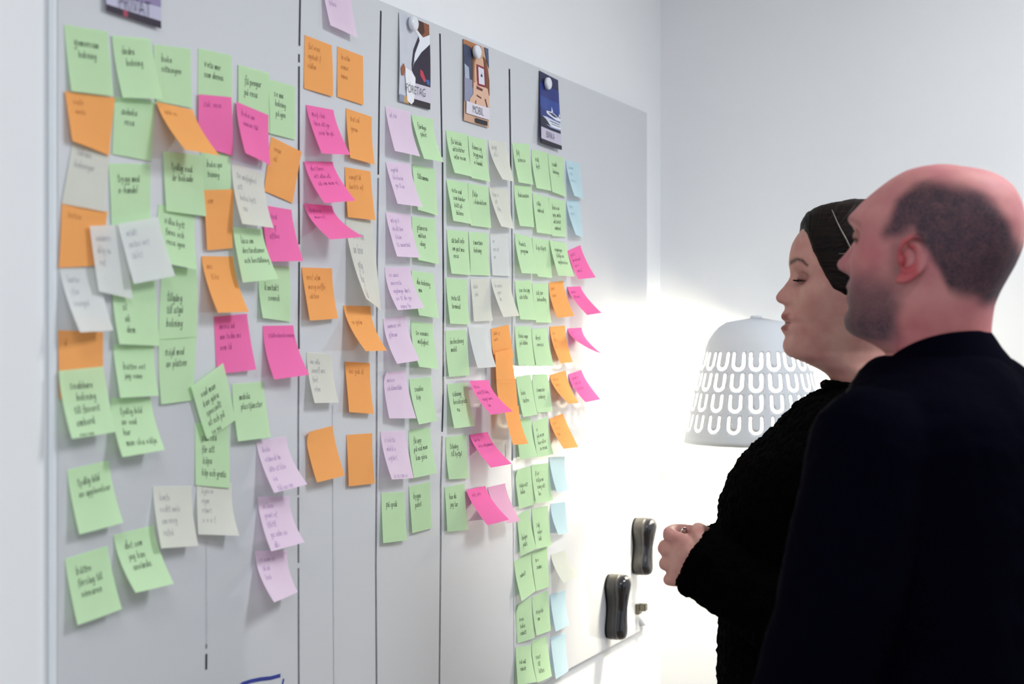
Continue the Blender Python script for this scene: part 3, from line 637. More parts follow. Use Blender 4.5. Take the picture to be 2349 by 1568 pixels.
card(CARDS['foretag'], 'C9CCD8', [
    ('photo_print', [
        ('8A5237', [(.62, .0), (1, .0), (1, .13), (.78, .18), (.60, .12)]), ('4A2A24', [(.62, .0), (.80, .0), (.84, .11), (.74, .17), (.62, .12)]),
        ('E6E9F2', [(.52, .13), (.6, .12), (.78, .18), (1, .12), (1, .24), (.5, .50), (.48, .4), (.66, .2)]),
        ('2A2438', [(.63, .19), (.67, .23), (.52, .40), (.47, .52), (.42, .62), (.41, .53), (.47, .36)]),
        ('2A2136', [(1, .23), (.72, .36), (.49, .52), (.43, .60), (.52, .74), (1, .74)]),
        ('C43B52', [(.68, .56), (.76, .58), (.86, .68), (.80, .7), (.68, .63)]), ('3A66B0', [(.85, .66), (.95, .66), (.97, .72), (.88, .71)]),
        ('9A5A3C', [(.03, .62), (.12, .56), (.17, .60), (.13, .70), (.05, .70)])]),
    ('label_strip', [('CFC9DA', R(.4, .74, 1, .925))]),
    ('border_strip', [('2A2028', R(.3, .925, 1, 1)), ('C69A5A', R(.15, .92, .3, 1)), ('8A93AC', R(0, .92, .15, 1))]),
    ('cup_print', [('EDEDF4', [(.17, .60), (.40, .62), (.52, .68), (.51, .78), (.46, .96), (.38, 1.0), (.25, .97), (.17, .7)])])],
    [('FÖRETAG', .5, .83, .0172, '2E2A3A')], 'picture card of a man in a dark suit, reading FÖRETAG')
card(CARDS['mobil'], 'C8A48C', [
    ('photo_print', [
        ('3C4560', R(0, .06, .42, .47)), ('A9B2C8', [(.02, .3), (.2, .33), (.22, .47), (.02, .47)]), ('8C90AC', R(0, .47, .38, .76)),
        ('B4774E', [(.0, .0), (.7, .0), (.66, .12), (.38, .16), (.3, .07), (0, .05)]),
        ('8A5430', [(.36, .10), (.58, .12), (.50, .36), (.46, .58), (.34, .56)]), ('C08A60', [(.44, .14), (.50, .14), (.44, .5), (.39, .5)]), ('D8AE94', [(.5, .14), (.78, .16), (.84, .45), (.8, .6), (.46, .6), (.44, .35)]),
        ('7A4A30', [(.78, .12), (.9, .16), (1, .4), (1, .6), (.86, .56), (.84, .34)]), ('4A5676', [(.84, .0), (1, .0), (1, .26), (.9, .14)]),
        ('DDB49C', [(.38, .5), (.55, .46), (.92, .52), (1, .66), (1, .86), (.2, .9), (.2, .72), (.36, .64)]),
        ('6A3A34', [(.5, .52), (.74, .54), (.72, .57), (.5, .56)]), ('6A3A34', [(.5, .63), (.68, .65), (.68, .67), (.5, .65)]),
        ('5A3838', [(.8, .66), (.84, .65), (.96, .8), (.93, .82)]), ('5A3838', [(.44, .72), (.48, .7), (.46, .8), (.42, .8)])]),
    ('phone_print', [('8C2238', [(.51, .25), (.81, .26), (.84, .51), (.54, .51)]), ('D9DBE8', [(.57, .275), (.78, .285), (.80, .485), (.59, .485)]),
                     ('34364A', ell(.69, .375, .035, .018)), ('34364A', [(.69, .35), (.72, .335), (.70, .355)])]),
    ('label_strip', [('DAD6E2', R(.05, .755, .98, .905))]),
    ('border_strip', [('22202C', R(.42, .93, .9, .985))])],
    [('MOBIL', .52, .835, .0172, '3A3648')], 'picture card of a woman holding a phone to her face, reading MOBIL')
card(CARDS['birka'], '22347A', [
    ('photo_print', [
        ('20264E', R(0, 0, 1, .16)), ('26327A', R(0, .16, 1, .34)), ('2F4696', R(0, .34, 1, .50)), ('2A3A7E', R(0, .50, 1, .62)), ('1E2238', R(0, .62, 1, .775)),
        ('E4E8F4', [(.33, .515), (.62, .50), (1, .56), (1, .60), (.80, .60), (.36, .55)]), ('3A4468', [(.42, .525), (.64, .515), (.9, .555), (.7, .565)]),
        ('CDD4E8', [(.10, .615), (.36, .60), (1, .62), (1, .70), (.5, .70), (.3, .64)]), ('E9ECF6', [(.40, .66), (1, .66), (1, .715), (.55, .715)]),
        ('3A4060', [(.5, .635), (.95, .645), (.95, .655), (.5, .645)]), ('3A4060', [(.55, .67), (.97, .675), (.97, .685), (.55, .68)]),
        ('E4E8F4', [(.60, .43), (.66, .50), (.58, .51)]), ('E4E8F4', [(.92, .49), (.98, .52), (.92, .56)]),
        ('9AA8CC', [(.25, .71), (.6, .715), (1, .72), (1, .735), (.5, .735)])]),
    ('label_strip', [('C3BED2', R(0, .775, 1, .94))]),
    ('border_strip', [('1E1C28', R(0, .94, 1, 1))])],
    [('BIRKA', .45, .86, .0165, '4A4A60')], 'dark blue picture card of a white ship, reading BIRKA')
M_MAG = mat('magnet_plastic', lin('#E3E8F0'), 0.25, 0.5, nscale=30, namp=0.02)
def lathe(name, prof, m, parent=None, seg=32, smooth=True):
    V = []; Fc = []
    for (r, z) in prof:
        for k in range(seg):
            a = 2*math.pi*k/seg; V.append((r*math.cos(a), r*math.sin(a), z))
    n = len(prof)
    for i in range(n - 1):
        for k in range(seg):
            q = (k + 1) % seg; Fc.append((i*seg+k, i*seg+q, (i+1)*seg+q, (i+1)*seg+k))
    Fc.append(list(range(seg))[::-1]); Fc.append([(n-1)*seg + k for k in range(seg)])
    return mesh_obj(name, V, Fc, m, parent, smooth)
for (s, z, l), lab in zip(MAGNETS, ('FÖRETAG', 'MOBIL', 'BIRKA')):
    o = lathe('round_magnet', [(.0100, 0), (.0115, .001), (.0118, .0045), (.0112, .0068), (.0085, .0085), (.004, .0093), (.0008, .0094)], M_MAG)
    o.location = BP(s, z, .0042); o.rotation_euler = NV.to_track_quat('Z', 'Y').to_euler()
    tag(o, 'round white magnet holding the %s card' % lab, 'magnet', 'round white magnets')

# ------------------------------------------------------------------ board erasers and small magnets
M_GLOSS = mat('eraser_plastic', (0.012, 0.012, 0.016, 1), 0.16, 0.5, nscale=30, namp=0.2, coat=0.5)
M_MATTE = mat('eraser_body', (0.05, 0.048, 0.045, 1), 0.33, 0.4, nscale=40, namp=0.15)
M_FELT = mat('eraser_felt', (0.015, 0.015, 0.015, 1), 0.95, 0.1, nscale=200, namp=0.4, bump=(0.4, 0.001))
def outline(hh, w_top, w_mid, w_bot):
    rt, rb = w_top / 2, w_bot / 2; pts = []
    y0, y1 = -hh / 2 + rb, hh / 2 - rt
    def w(t): return (rb * (1 - t) + rt * t) - ((rt + rb) / 2 - w_mid / 2) * math.sin(math.pi * t) ** 1.5
    for k in range(13): pts.append((w(k / 12), y0 + (y1 - y0) * k / 12))
    for k in range(1, 12): a = math.pi * k / 12; pts.append((rt * math.cos(a), y1 + rt * math.sin(a)))
    for k in range(13): pts.append((-w(1 - k / 12), y1 + (y0 - y1) * k / 12))
    for k in range(1, 12): a = math.pi * k / 12; pts.append((-rb * math.cos(a), y0 - rb * math.sin(a)))
    return pts
def eraser(s, z, hh, tilt, label):
    root = tag(empty('board_eraser', BP(s, z, 0), (0, 0, BROT)), label, 'eraser', 'black board erasers')
    O = outline(hh, .050, .029, .045)
    ct, st = math.cos(tilt), math.sin(tilt)
    def dep(b): 
        t = b / hh + .5
        return .88 * (1 - t) ** 3 + .70 * 3 * t * (1 - t) ** 2 + .80 * 3 * t * t * (1 - t) + 1.06 * t ** 3
    def ring(k, y): return [((a*k)*ct - (b*(1 - (1-k)*.40))*st, -y * dep(b), (a*k)*st + (b*(1 - (1-k)*.40))*ct) for a, b in O]
    g = Geo(); g.loft([ring(.93, .0006), ring(.95, .003), ring(.95, .006)]); g.obj('felt_pad', M_FELT, root, False)
    g = Geo(); g.loft([ring(.98, .006), ring(1, .007), ring(1, .025), ring(.985, .0275)]); g.obj('grip_body', M_MATTE, root)
    g = Geo(); g.loft([ring(.97, .0265), ring(1.0, .029), ring(.99, .034), ring(.93, .040), ring(.80, .0455), ring(.58, .0485), ring(.28, .0497)]); g.obj('glossy_cap', M_GLOSS, root)
    return root
eraser(ERASERS[0][0], ERASERS[0][1], ERASERS[0][2], 0.0, 'glossy black waisted board eraser, lower and nearer of the two')
eraser(ERASERS[1][0], ERASERS[1][1], ERASERS[1][2], -0.03, 'glossy black waisted board eraser, upper one beside the woman\'s hands')
M_STEEL = mat('magnet_steel', lin('#6A665C'), 0.22, 0.5, metal=0.9, nscale=60, namp=0.15)
def cube_magnet(s, z, label):
    root = tag(empty('cube_magnet', BP(s, z, 0), (0, 0, BROT)), label, 'magnet')
    v, f = bevel_slab(-.011, .011, -.012, .012, -.010, -.0003, .0012); mesh_obj('magnet_base', v, f, M_STEEL, root)
    v, f = bevel_slab(-.009, .009, -.004, .013, -.024, -.0095, .0018); mesh_obj('grip', v, f, M_STEEL, root)
cube_magnet(SMALL[0][0], SMALL[0][1], 'small metal cube magnet right of the black erasers')
o = lathe('round_magnet', [(.0115, 0), (.0135, .001), (.0138, .008), (.0125, .0105), (.009, .0118), (.001, .012)], M_MAG)
o.location = BP(SMALL[1][0], SMALL[1][1], .0004); o.rotation_euler = NV.to_track_quat('Z', 'Y').to_euler()
tag(o, 'plain white round magnet just below the metal cube magnet', 'magnet')

# ------------------------------------------------------------------ floor lamp
LX, LY = 0.5325, 3.138
LZ0, LZ1 = CAM_Z - 0.2255, CAM_Z + 0.047
M_SHADE = mat('lamp_steel', lin('#D2D6DB'), 0.5, 0.3, nscale=8, namp=0.01)
M_INNER = mat('lamp_enamel', lin('#9C9C98'), 0.6, 0.3, nscale=8, namp=0.01)
M_POLE = mat('lamp_pole', lin('#E8E8E8'), 0.4, 0.4, nscale=20, namp=0.02)
M_BULB = mat('bulb_glass', (1, 0.95, 0.85, 1), 0.4, 0.3, emit=((1.0, 0.90, 0.70, 1), BULB))
lamp = tag(empty('floor_lamp', (LX, LY, 0)), 'white lamp with a perforated U patterned metal shade, glowing in the corner behind the woman', 'lamp')
RP = [(LZ0, .1568), (1.3085, .1555), (1.341, .149), (1.388, .1395), (1.435, .128), (1.480, .1165), (1.4985, .111), (1.518, .1035), (1.533, .094), (1.547, .080), (1.5575, .064), (1.5635, .050), (1.5662, .040), (1.5668, .024), (1.567, .009)]
zz = np.array([p[0] for p in RP]); rrp = np.array([p[1] for p in RP])
def shade_r(z): return float(np.interp(z, zz, rrp))
NU_ = 20; pitch = 2 * math.pi / NU_
def to3(a, z, k=1.0):
    r = shade_r(z) * k
    return (r * math.cos(a), r * math.sin(a), z)
V = []; Fc = []
def add_cells(z0, z1, holes, nu, phase):
    """one band of the shade; holes = list of (z_top, z_bottom, width, stroke)"""
    for c in range(NU_):
        a0 = phase + c * pitch
        pts = []; edges = []; 
        nz = max(1, int(round((z1 - z0) / .010)))
        for j in range(nz + 1):
            for i in range(nu + 1):
                pts.append(Vector((i / nu, j / nz)))
        loops = []
        for (ht, hb, w, st) in holes:
            zm = (ht + hb) / 2; r = shade_r(zm); W = w / (r * pitch); S = st / (r * pitch); H = z1 - z0
            ro, ri = w / 2, w / 2 - st
            loop = []
            zc = hb + ro
            def q(x, z): return Vector((.5 + x / (r * pitch), (z - z0) / H))
            cap = st / 2
            xa = ro - cap
            for k in range(7):
                t = math.pi * k / 6; loop.append(q(xa + cap * math.cos(t), ht - cap + cap * math.sin(t)))
            for k in range(13):
                t = -math.pi * k / 12; 
                loop.append(q(-ri * math.cos(math.pi * k / 12) * -1, zc - ri * math.sin(math.pi * k / 12)))
            for k in range(7):
                t = math.pi * k / 6; loop.append(q(-xa + cap * math.cos(t), ht - cap + cap * math.sin(t)))
            for k in range(13):
                loop.append(q(-ro * math.cos(math.pi * k / 12), zc - ro * math.sin(math.pi * k / 12)))
            loops.append(loop)
        polys = []
        for lp in loops:
            b = len(pts); pts += lp; polys.append(list(range(b, b + len(lp))))
        def inside(p, lp):
            r_ = False; n = len(lp); j = n - 1
            for i in range(n):
                if (lp[i].y > p.y) != (lp[j].y > p.y) and p.x < (lp[j].x - lp[i].x) * (p.y - lp[i].y) / (lp[j].y - lp[i].y) + lp[i].x: r_ = not r_
                j = i
            return r_
        ed = [(pl[k], pl[(k + 1) % len(pl)]) for pl in polys for k in range(len(pl))]
        res = delaunay_2d_cdt(pts, ed, [], 0, 1e-6)
        b = len(V)
        for p in res[0]: V.append(to3(a0 + p.x * pitch, z0 + p.y * (z1 - z0)))
        for t in res[2]:
            ctr = sum((res[0][i] for i in t), Vector((0, 0))) / len(t)
            if any(inside(ctr, lp) for lp in loops): continue
            Fc.append([b + i for i in t])
phase = math.atan2(-LY, -LX) - pitch / 2
HM = 3.138 / 3300
def zy(y): return CAM_Z - (y - 777.5) * HM
bands = [(zy(992), zy(943.5)), (zy(943.5), zy(897)), (zy(897), zy(850.5)), (zy(850.5), zy(802))]
rows = [(zy(948.5), zy(986.5), .029, .0054), (zy(901), zy(940), .0285, .0054), (zy(855), zy(894), .028, .0054), (zy(808), zy(847.5), .0275, .0052)]
for (z0, z1), h in zip(bands, rows): add_cells(z0, z1, [h], 8, phase)
add_cells(LZ0, bands[0][0], [], 8, phase); add_cells(bands[3][1], RP[-1][0], [], 8, phase)
bm = bmesh.new()
vs = [bm.verts.new(p) for p in V]
for t in Fc:
    try: bm.faces.new([vs[i] for i in t])
    except ValueError: pass
bmesh.ops.remove_doubles(bm, verts=bm.verts, dist=2e-5)
bmesh.ops.recalc_face_normals(bm, faces=bm.faces)
me = bpy.data.meshes.new('lamp_shade'); bm.to_mesh(me); bm.free()
me.materials.append(M_SHADE); me.materials.append(M_INNER); me.shade_smooth()
sh = bpy.data.objects.new('lamp_shade', me); COL.objects.link(sh); sh.parent = lamp
md = sh.modifiers.new('thickness', 'SOLIDIFY'); md.thickness = 0.0012; md.offset = -1; md.material_offset = 1
o = lathe('finial', [(.008, 1.562), (.0125, 1.566), (.0125, 1.5695), (.010, 1.571), (.001, 1.5713)], M_SHADE, lamp)
o = lathe('pole', [(.011, .02), (.011, 1.30), (.011, 1.36)], M_POLE, lamp, 20)
o = lathe('base', [(.14, 0), (.145, .004), (.145, .016), (.138, .021), (.02, .026)], M_POLE, lamp, 48)
o = lathe('socket', [(.017, 1.34), (.02, 1.345), (.02, 1.385), (.016, 1.39)], M_POLE, lamp, 20)
o = lathe('bulb', [(.014, 1.388), (.020, 1.392), (.038, 1.404), (.047, 1.424), (.048, 1.440), (.043, 1.458), (.030, 1.472), (.012, 1.479), (.002, 1.480)], M_BULB, lamp, 24)
for a in (0, 2.094, 4.189):
    g = Geo(); g.tube([(0.016*math.cos(a), .016*math.sin(a), 1.350), (.1485*math.cos(a), .1485*math.sin(a), 1.341)], [.002, .002], 8); g.obj('strut', M_POLE, lamp)

# ------------------------------------------------------------------ people
def herm(x, xs, ys):
    """smooth monotone-ish interpolation through control points"""
    xs = np.array(xs, float); ys = np.array(ys, float); o = np.argsort(xs); xs = xs[o]; ys = ys[o]
    d = np.diff(ys) / np.diff(xs); m = np.zeros_like(ys)
    for i in range(1, len(xs) - 1):
        if d[i-1] * d[i] > 0: m[i] = 2 * d[i-1] * d[i] / (d[i-1] + d[i])
    m[0], m[-1] = d[0], d[-1]
    x = np.clip(np.asarray(x, float), xs[0], xs[-1]); k = np.clip(np.searchsorted(xs, x) - 1, 0, len(xs) - 2)
    h = xs[k+1] - xs[k]; t = (x - xs[k]) / h
    return ((2*t**3-3*t**2+1)*ys[k] + (t**3-2*t**2+t)*h*m[k] + (-2*t**3+3*t**2)*ys[k+1] + (t**3-t**2)*h*m[k+1])

def pts2(s): return list(zip(*[tuple(map(float, p.split(','))) for p in s.split()]))
def sm(a, b, x): 
    t = np.clip((x - a) / (b - a), 0, 1); return t * t * (3 - 2 * t)

def head_grid(D, zs, nphi=150):
    """rows of (x fwd, y left, z up) in mm for one head definition"""
    phi = np.linspace(-math.pi, math.pi, nphi, endpoint=False); phi = phi - .38 * np.sin(phi)
    pf = herm(zs, *pts2(D['front'])[::-1]); pb = herm(zs, *pts2(D['base'])[::-1]); bk = herm(zs, *pts2(D['back'])[::-1])
    w = herm(zs, *pts2(D['width'])[::-1]); cx = herm(zs, *pts2(D['centre'])[::-1]); ne = herm(zs, *pts2(D['square'])[::-1])
    sg = herm(zs, *pts2(D['sigma'])[::-1])
    rows = []
    for i, z in enumerate(zs):
        c, s = np.cos(phi), np.sin(phi)
        e = np.where(c > 0, 2 / ne[i], 2 / 2.15)
        A = np.where(c > 0, pb[i] - cx[i], cx[i] - bk[i])
        x = cx[i] + np.sign(c) * A * np.abs(c) ** e; y = w[i] * np.sign(s) * np.abs(s) ** np.where(c > 0, 2 / ne[i], 2 / 2.15)
        fr = sm(0.05, .5, c)
        ay = np.abs(y)
        x = x + (pf[i] - pb[i]) * np.exp(-(ay / sg[i]) ** 2.3) * (c > 0)
        g = D['bumps'](x, ay, z)
        x = x + g * fr
        y = y + np.sign(y) * D['side'](x, ay, z)
        rows.append(np.stack([x, y, np.full_like(x, z)], 1))
    return rows

def face_bumps(eye_y=31, eye_z=0, brow=3.0, socket=8.0, cheek=4.0, ala=6.0, az=-35, ay0=13):
    def f(x, ay, z):
        g = -socket * np.exp(-((ay - eye_y) / 14) ** 2 - ((z - eye_z + 1) / 10) ** 2)
        g += brow * np.exp(-((ay - 26) / 18) ** 2 - ((z - eye_z - 17) / 8) ** 2)
        g += cheek * np.exp(-((ay - 42) / 18) ** 2 - ((z - eye_z + 28) / 17) ** 2)
        g += ala * np.exp(-((ay - ay0) / 5) ** 2 - ((z - az) / 6.5) ** 2)
        g += -1.8 * np.exp(-((ay - 25) / 6) ** 2 - ((z - az + 8) / 12) ** 2)
        return g
    return f

def add_rows(geo, rows, M):
    geo.loft([[M @ Vector((p[0] / 1e3, p[1] / 1e3, p[2] / 1e3)) for p in r] for r in rows])

def ear(geo, M, side, x0=-8, y0=76, z0=-28, H=60, flare=24):
    """outer ear: plate, helix rim, antihelix, tragus and lobe, merged into the head by the remesh"""
    B = M @ Matrix.Translation((x0 / 1e3, side * y0 / 1e3, z0 / 1e3)) @ Matrix.Rotation(side * math.radians(flare), 4, 'Z') @ Matrix.Rotation(math.radians(-12), 4, 'Y')
    k = H / 60 / 1e3
    geo.ellipsoid(B @ Matrix.Translation((-4*k, -side * 3.0 * k, 3*k)), 14*k, 2.6*k, 25*k)
    rim = [(13, 2, -2), (15, 4, 9), (12, 5.5, 21), (3, 6.5, 29), (-9, 7, 27.5), (-17, 7, 18), (-19, 6.5, 5), (-16, 6, -8), (-9, 5, -19), (-1, 4, -26), (6, 3, -28)]
    P, Rr = smooth_path([(a*k, side*b*k, c*k) for a, b, c in rim], [2.6*k, 3.2*k, 3.6*k, 3.8*k, 4*k, 4*k, 3.8*k, 3.8*k, 4.2*k, 5.2*k, 4.8*k], 4)
    geo.tube([B @ Vector(p) for p in P], Rr, 10)
    anti = [(4, 4, 18), (-6, 5, 13), (-10, 5.5, 2), (-7, 5.5, -9), (1, 5, -15), (7, 5, -14)]
    P, Rr = smooth_path([(a*k, side*b*k, c*k) for a, b, c in anti], [2.2*k, 3*k, 3.2*k, 3.2*k, 3*k, 2.6*k], 4)
    geo.tube([B @ Vector(p) for p in P], Rr, 10)
    geo.ellipsoid(B @ Matrix.Translation((10*k, side*4*k, -4*k)), 5*k, 4*k, 7*k, 12, 8)
    geo.ellipsoid(B @ Matrix.Translation((2*k, side*2.5*k, -25*k)), 7*k, 4*k, 7.5*k, 12, 8)

def hand(geo, W, f, u, b, curl=(55, 65, 35), spread=.02, thumb=((.80, .22, .50), (.85, -.20, .60))):
    """palm and five bent fingers; W wrist, f finger direction, u towards the thumb side, b out of the back of the hand"""
    f = Vector(f).normalized(); b = Vector(b); b = (b - f * b.dot(f)).normalized(); u0 = Vector(u); u = f.cross(b)
    if u.dot(u0) < 0: u = -u
    W = Vector(W)
    # palm: flattened loft from the wrist to the knuckles
    rings = []
    for t, w, th in ((-.03, .024, .019), (0, .026, .019), (.02, .031, .018), (.045, .038, .016), (.062, .039, .0145), (.074, .037, .0115), (.080, .030, .007)):
        c = W + f * t
        rings.append([c + u * (math.copysign(abs(math.cos(a)) ** .8, math.cos(a)) * w) + b * (math.copysign(abs(math.sin(a)) ** .8, math.sin(a)) * th) for a in [2*math.pi*k/24 for k in range(24)]])
    geo.loft(rings)
    names = ((.033, .083, (.043, .026, .021), .0094), (.0115, .090, (.048, .030, .022), .0097), (-.0105, .085, (.044, .027, .021), .0092), (-.0315, .074, (.035, .020, .019), .0082))
    for n, (off, ln, seg, r) in enumerate(names):
        p = W + f * ln + u * off; pts = [W + f * (ln - .03) + u * off * .93 - b * .001, p + b * .004]; rad = [r * .92, r * 1.16]; ang = 0
        sp = spread * (1.5 - n)
        for sl, cu in zip(seg, curl):
            ang += math.radians(cu + (n - 1.5) * 3)
            d = (f * math.cos(ang) - b * math.sin(ang) + u * sp).normalized()
            p = p + d * sl
            pts.append(p); rad.append(r * (.97 if len(pts) == 3 else .9 if len(pts) == 4 else .78))
        P, Rr = smooth_path(pts, rad, 3); geo.tube(P, Rr, 12)
    p0 = W + f * .018 + u * .022 - b * .006
    p1 = p0 + (f * thumb[0][0] + u * thumb[0][1] - b * thumb[0][2]).normalized() * .040
    p2 = p1 + (f * thumb[1][0] + u * thumb[1][1] - b * thumb[1][2]).normalized() * .033
    d3 = (f * thumb[1][0] * 1.2 + u * (thumb[1][1] - .35) - b * thumb[1][2]).normalized()
    P, Rr = smooth_path([p0, p1, p2, p2 + d3 * .026], [.0155, .0125, .0112, .009], 3); geo.tube(P, Rr, 12)

def sect(c, z, d, w, yaw, n=2.3, N=56, dz=lambda x, y: 0.0):
    out = []
    for k in range(N):
        a = 2 * math.pi * k / N
        x = math.copysign(abs(math.cos(a)) ** (2 / n), math.cos(a)) * d; y = math.copysign(abs(math.sin(a)) ** (2 / n), math.sin(a)) * w
        out.append(Vector((c[0] + x * math.cos(yaw) - y * math.sin(yaw), c[1] + x * math.sin(yaw) + y * math.cos(yaw), z + dz(x, y))))
    return out

def skin_mat(name, base, second, hair, lip):
    """skin with colour zones read from the vertex layers: hair stubble, lips / redness, brows"""
    m = bpy.data.materials.new(name); m.use_nodes = True; nt = m.node_tree; b = nt.nodes['Principled BSDF']
    L = nt.links.new
    tc = nt.nodes.new('ShaderNodeTexCoord')
    n1 = nt.nodes.new('ShaderNodeTexNoise'); n1.inputs['Scale'].default_value = 28; n1.inputs['Detail'].default_value = 5; L(tc.outputs['Object'], n1.inputs['Vector'])
    n2 = nt.nodes.new('ShaderNodeTexNoise'); n2.inputs['Scale'].default_value = 420; n2.inputs['Detail'].default_value = 3; L(tc.outputs['Object'], n2.inputs['Vector'])
    n3 = nt.nodes.new('ShaderNodeTexNoise'); n3.inputs['Scale'].default_value = 75; n3.inputs['Detail'].default_value = 4; L(tc.outputs['Object'], n3.inputs['Vector'])
    def mix(fac, a, c):
        x = nt.nodes.new('ShaderNodeMix'); x.data_type = 'RGBA'
        if isinstance(fac, float): x.inputs[0].default_value = fac
        else: L(fac, x.inputs[0])
        for s, v in ((x.inputs[6], a), (x.inputs[7], c)):
            if isinstance(v, tuple): s.default_value = v
            else: L(v, s)
        return x.outputs[2]
    def math_(op, a, c):
        x = nt.nodes.new('ShaderNodeMath'); x.operation = op; x.use_clamp = True
        for s, v in ((x.inputs[0], a), (x.inputs[1], c)):
            if isinstance(v, float): s.default_value = v
            else: L(v, s)
        return x.outputs[0]
    at = nt.nodes.new('ShaderNodeAttribute'); at.attribute_name = 'zones'
    sp = nt.nodes.new('ShaderNodeSeparateColor'); L(at.outputs['Color'], sp.inputs['Color'])
    rp = nt.nodes.new('ShaderNodeMapRange'); rp.inputs['From Min'].default_value = .35; rp.inputs['From Max'].default_value = .68; L(n1.outputs['Fac'], rp.inputs['Value'])
    col = mix(rp.outputs[0], base, second)
    col = mix(sp.outputs['Green'], col, lip)
    mott = nt.nodes.new('ShaderNodeMapRange'); mott.inputs['To Min'].default_value = .93; mott.inputs['To Max'].default_value = 1.0; mott.inputs['From Min'].default_value = .35; mott.inputs['From Max'].default_value = .65; L(n3.outputs['Fac'], mott.inputs['Value'])
    st = nt.nodes.new('ShaderNodeMapRange'); st.inputs['To Min'].default_value = .90; st.inputs['To Max'].default_value = 1.05; st.inputs['From Min'].default_value = .35; st.inputs['From Max'].default_value = .65; L(n2.outputs['Fac'], st.inputs['Value'])
    fac = math_('MULTIPLY', math_('MULTIPLY', sp.outputs['Red'], mott.outputs[0]), st.outputs[0])
    col = mix(fac, col, hair)
    L(col, b.inputs['Base Color'])
    b.inputs['Roughness'].default_value = .6; b.inputs['Specular IOR Level'].default_value = .25
    b.inputs['Subsurface Weight'].default_value = .12; b.inputs['Subsurface Radius'].default_value = (1, .35, .2); b.inputs['Subsurface Scale'].default_value = .004
    bp = nt.nodes.new('ShaderNodeBump'); bp.inputs['Strength'].default_value = .12; bp.inputs['Distance'].default_value = .0008; L(n2.outputs['Fac'], bp.inputs['Height']); L(bp.outputs['Normal'], b.inputs['Normal'])
    return m

def zones(o, Minv, fn):
    me = o.data; n = len(me.vertices); co = np.empty(n * 3, np.float32); me.vertices.foreach_get('co', co); co = co.reshape(-1, 3)
    A = np.array(Minv); q = (co @ A[:3, :3].T + A[:3, 3]) * 1000
    r, g = fn(q[:, 0], q[:, 1], q[:, 2])
    a = me.color_attributes.new('zones', 'FLOAT_COLOR', 'POINT'); buf = np.zeros((n, 4), np.float32)
    buf[:, 0] = np.clip(r, 0, 1); buf[:, 1] = np.clip(g, 0, 1); buf[:, 3] = 1
    a.data.foreach_set('color', buf.ravel())

def seg_dist(x, z, P):
    d = np.full_like(x, 1e9)
    for (a, b) in zip(P[:-1], P[1:]):
        ax, az = a; bx, bz = b; L2 = (bx-ax)**2 + (bz-az)**2
        t = np.clip(((x-ax)*(bx-ax) + (z-az)*(bz-az)) / L2, 0, 1)
        d = np.minimum(d, np.hypot(x - ax - t*(bx-ax), z - az - t*(bz-az)))
    return d

def noisy(o, amp, scale, seed=0):
    me = o.data; me.update(); n = len(me.vertices)
    co = np.empty(n * 3, np.float32); me.vertices.foreach_get('co', co); co = co.reshape(-1, 3)
    nr = np.empty(n * 3, np.float32); me.vertex_normals.foreach_get('vector', nr); nr = nr.reshape(-1, 3)
    k = np.array([noise.noise((x*scale + seed, y*scale, z*scale)) + .5 * noise.noise((x*scale*2.3, y*scale*2.3 + seed, z*scale*2.3)) for x, y, z in co.tolist()], np.float32)
    co = co + nr * (amp * k)[:, None]
    me.vertices.foreach_set('co', co.ravel().astype(np.float32)); me.update()

def shoe(name, root, pos, yaw, m):
    g = Geo(); rings = []
    for x, w, h, zb in ((-.075, .02, .03, .02), (-.07, .033, .07, .0), (-.02, .036, .085, 0), (.04, .039, .065, 0), (.10, .046, .05, 0), (.15, .044, .042, 0), (.185, .028, .035, .004), (.195, .01, .02, .01)):
        rings.append([Vector((pos[0] + math.cos(yaw)*x - math.sin(yaw)*math.cos(a)*w, pos[1] + math.sin(yaw)*x + math.cos(yaw)*math.cos(a)*w, max(.001, zb + (h - zb) * (.5 + .5*math.sin(a))))) for a in [2*math.pi*k/20 for k in range(20)]])
    g.loft(rings); return g.obj(name, m, root)

CLOTH_BLACK = mat('black_knit', (0.0012, 0.0012, 0.0012, 1), 0.9, 0.01, nscale=260, namp=0.5, bump=(0.6, 0.003))
CLOTH_NAVY = mat('navy_wool', (0.0009, 0.0009, 0.0036, 1), 0.9, 0.012, nscale=300, namp=0.35, bump=(0.3, 0.0015))
CLOTH_GREY = mat('dark_trousers', (0.008, 0.008, 0.010, 1), 0.9, 0.1, nscale=200, namp=0.3)
LEATHER = mat('black_leather', (0.01, 0.01, 0.01, 1), 0.35, 0.4, nscale=60, namp=0.3)

ZROWS = np.concatenate([np.linspace(-190, -128, 14), np.linspace(-125, 20, 118), np.linspace(23, 96, 34), np.array([99, 102, 104.5, 107, 109, 110.5])])

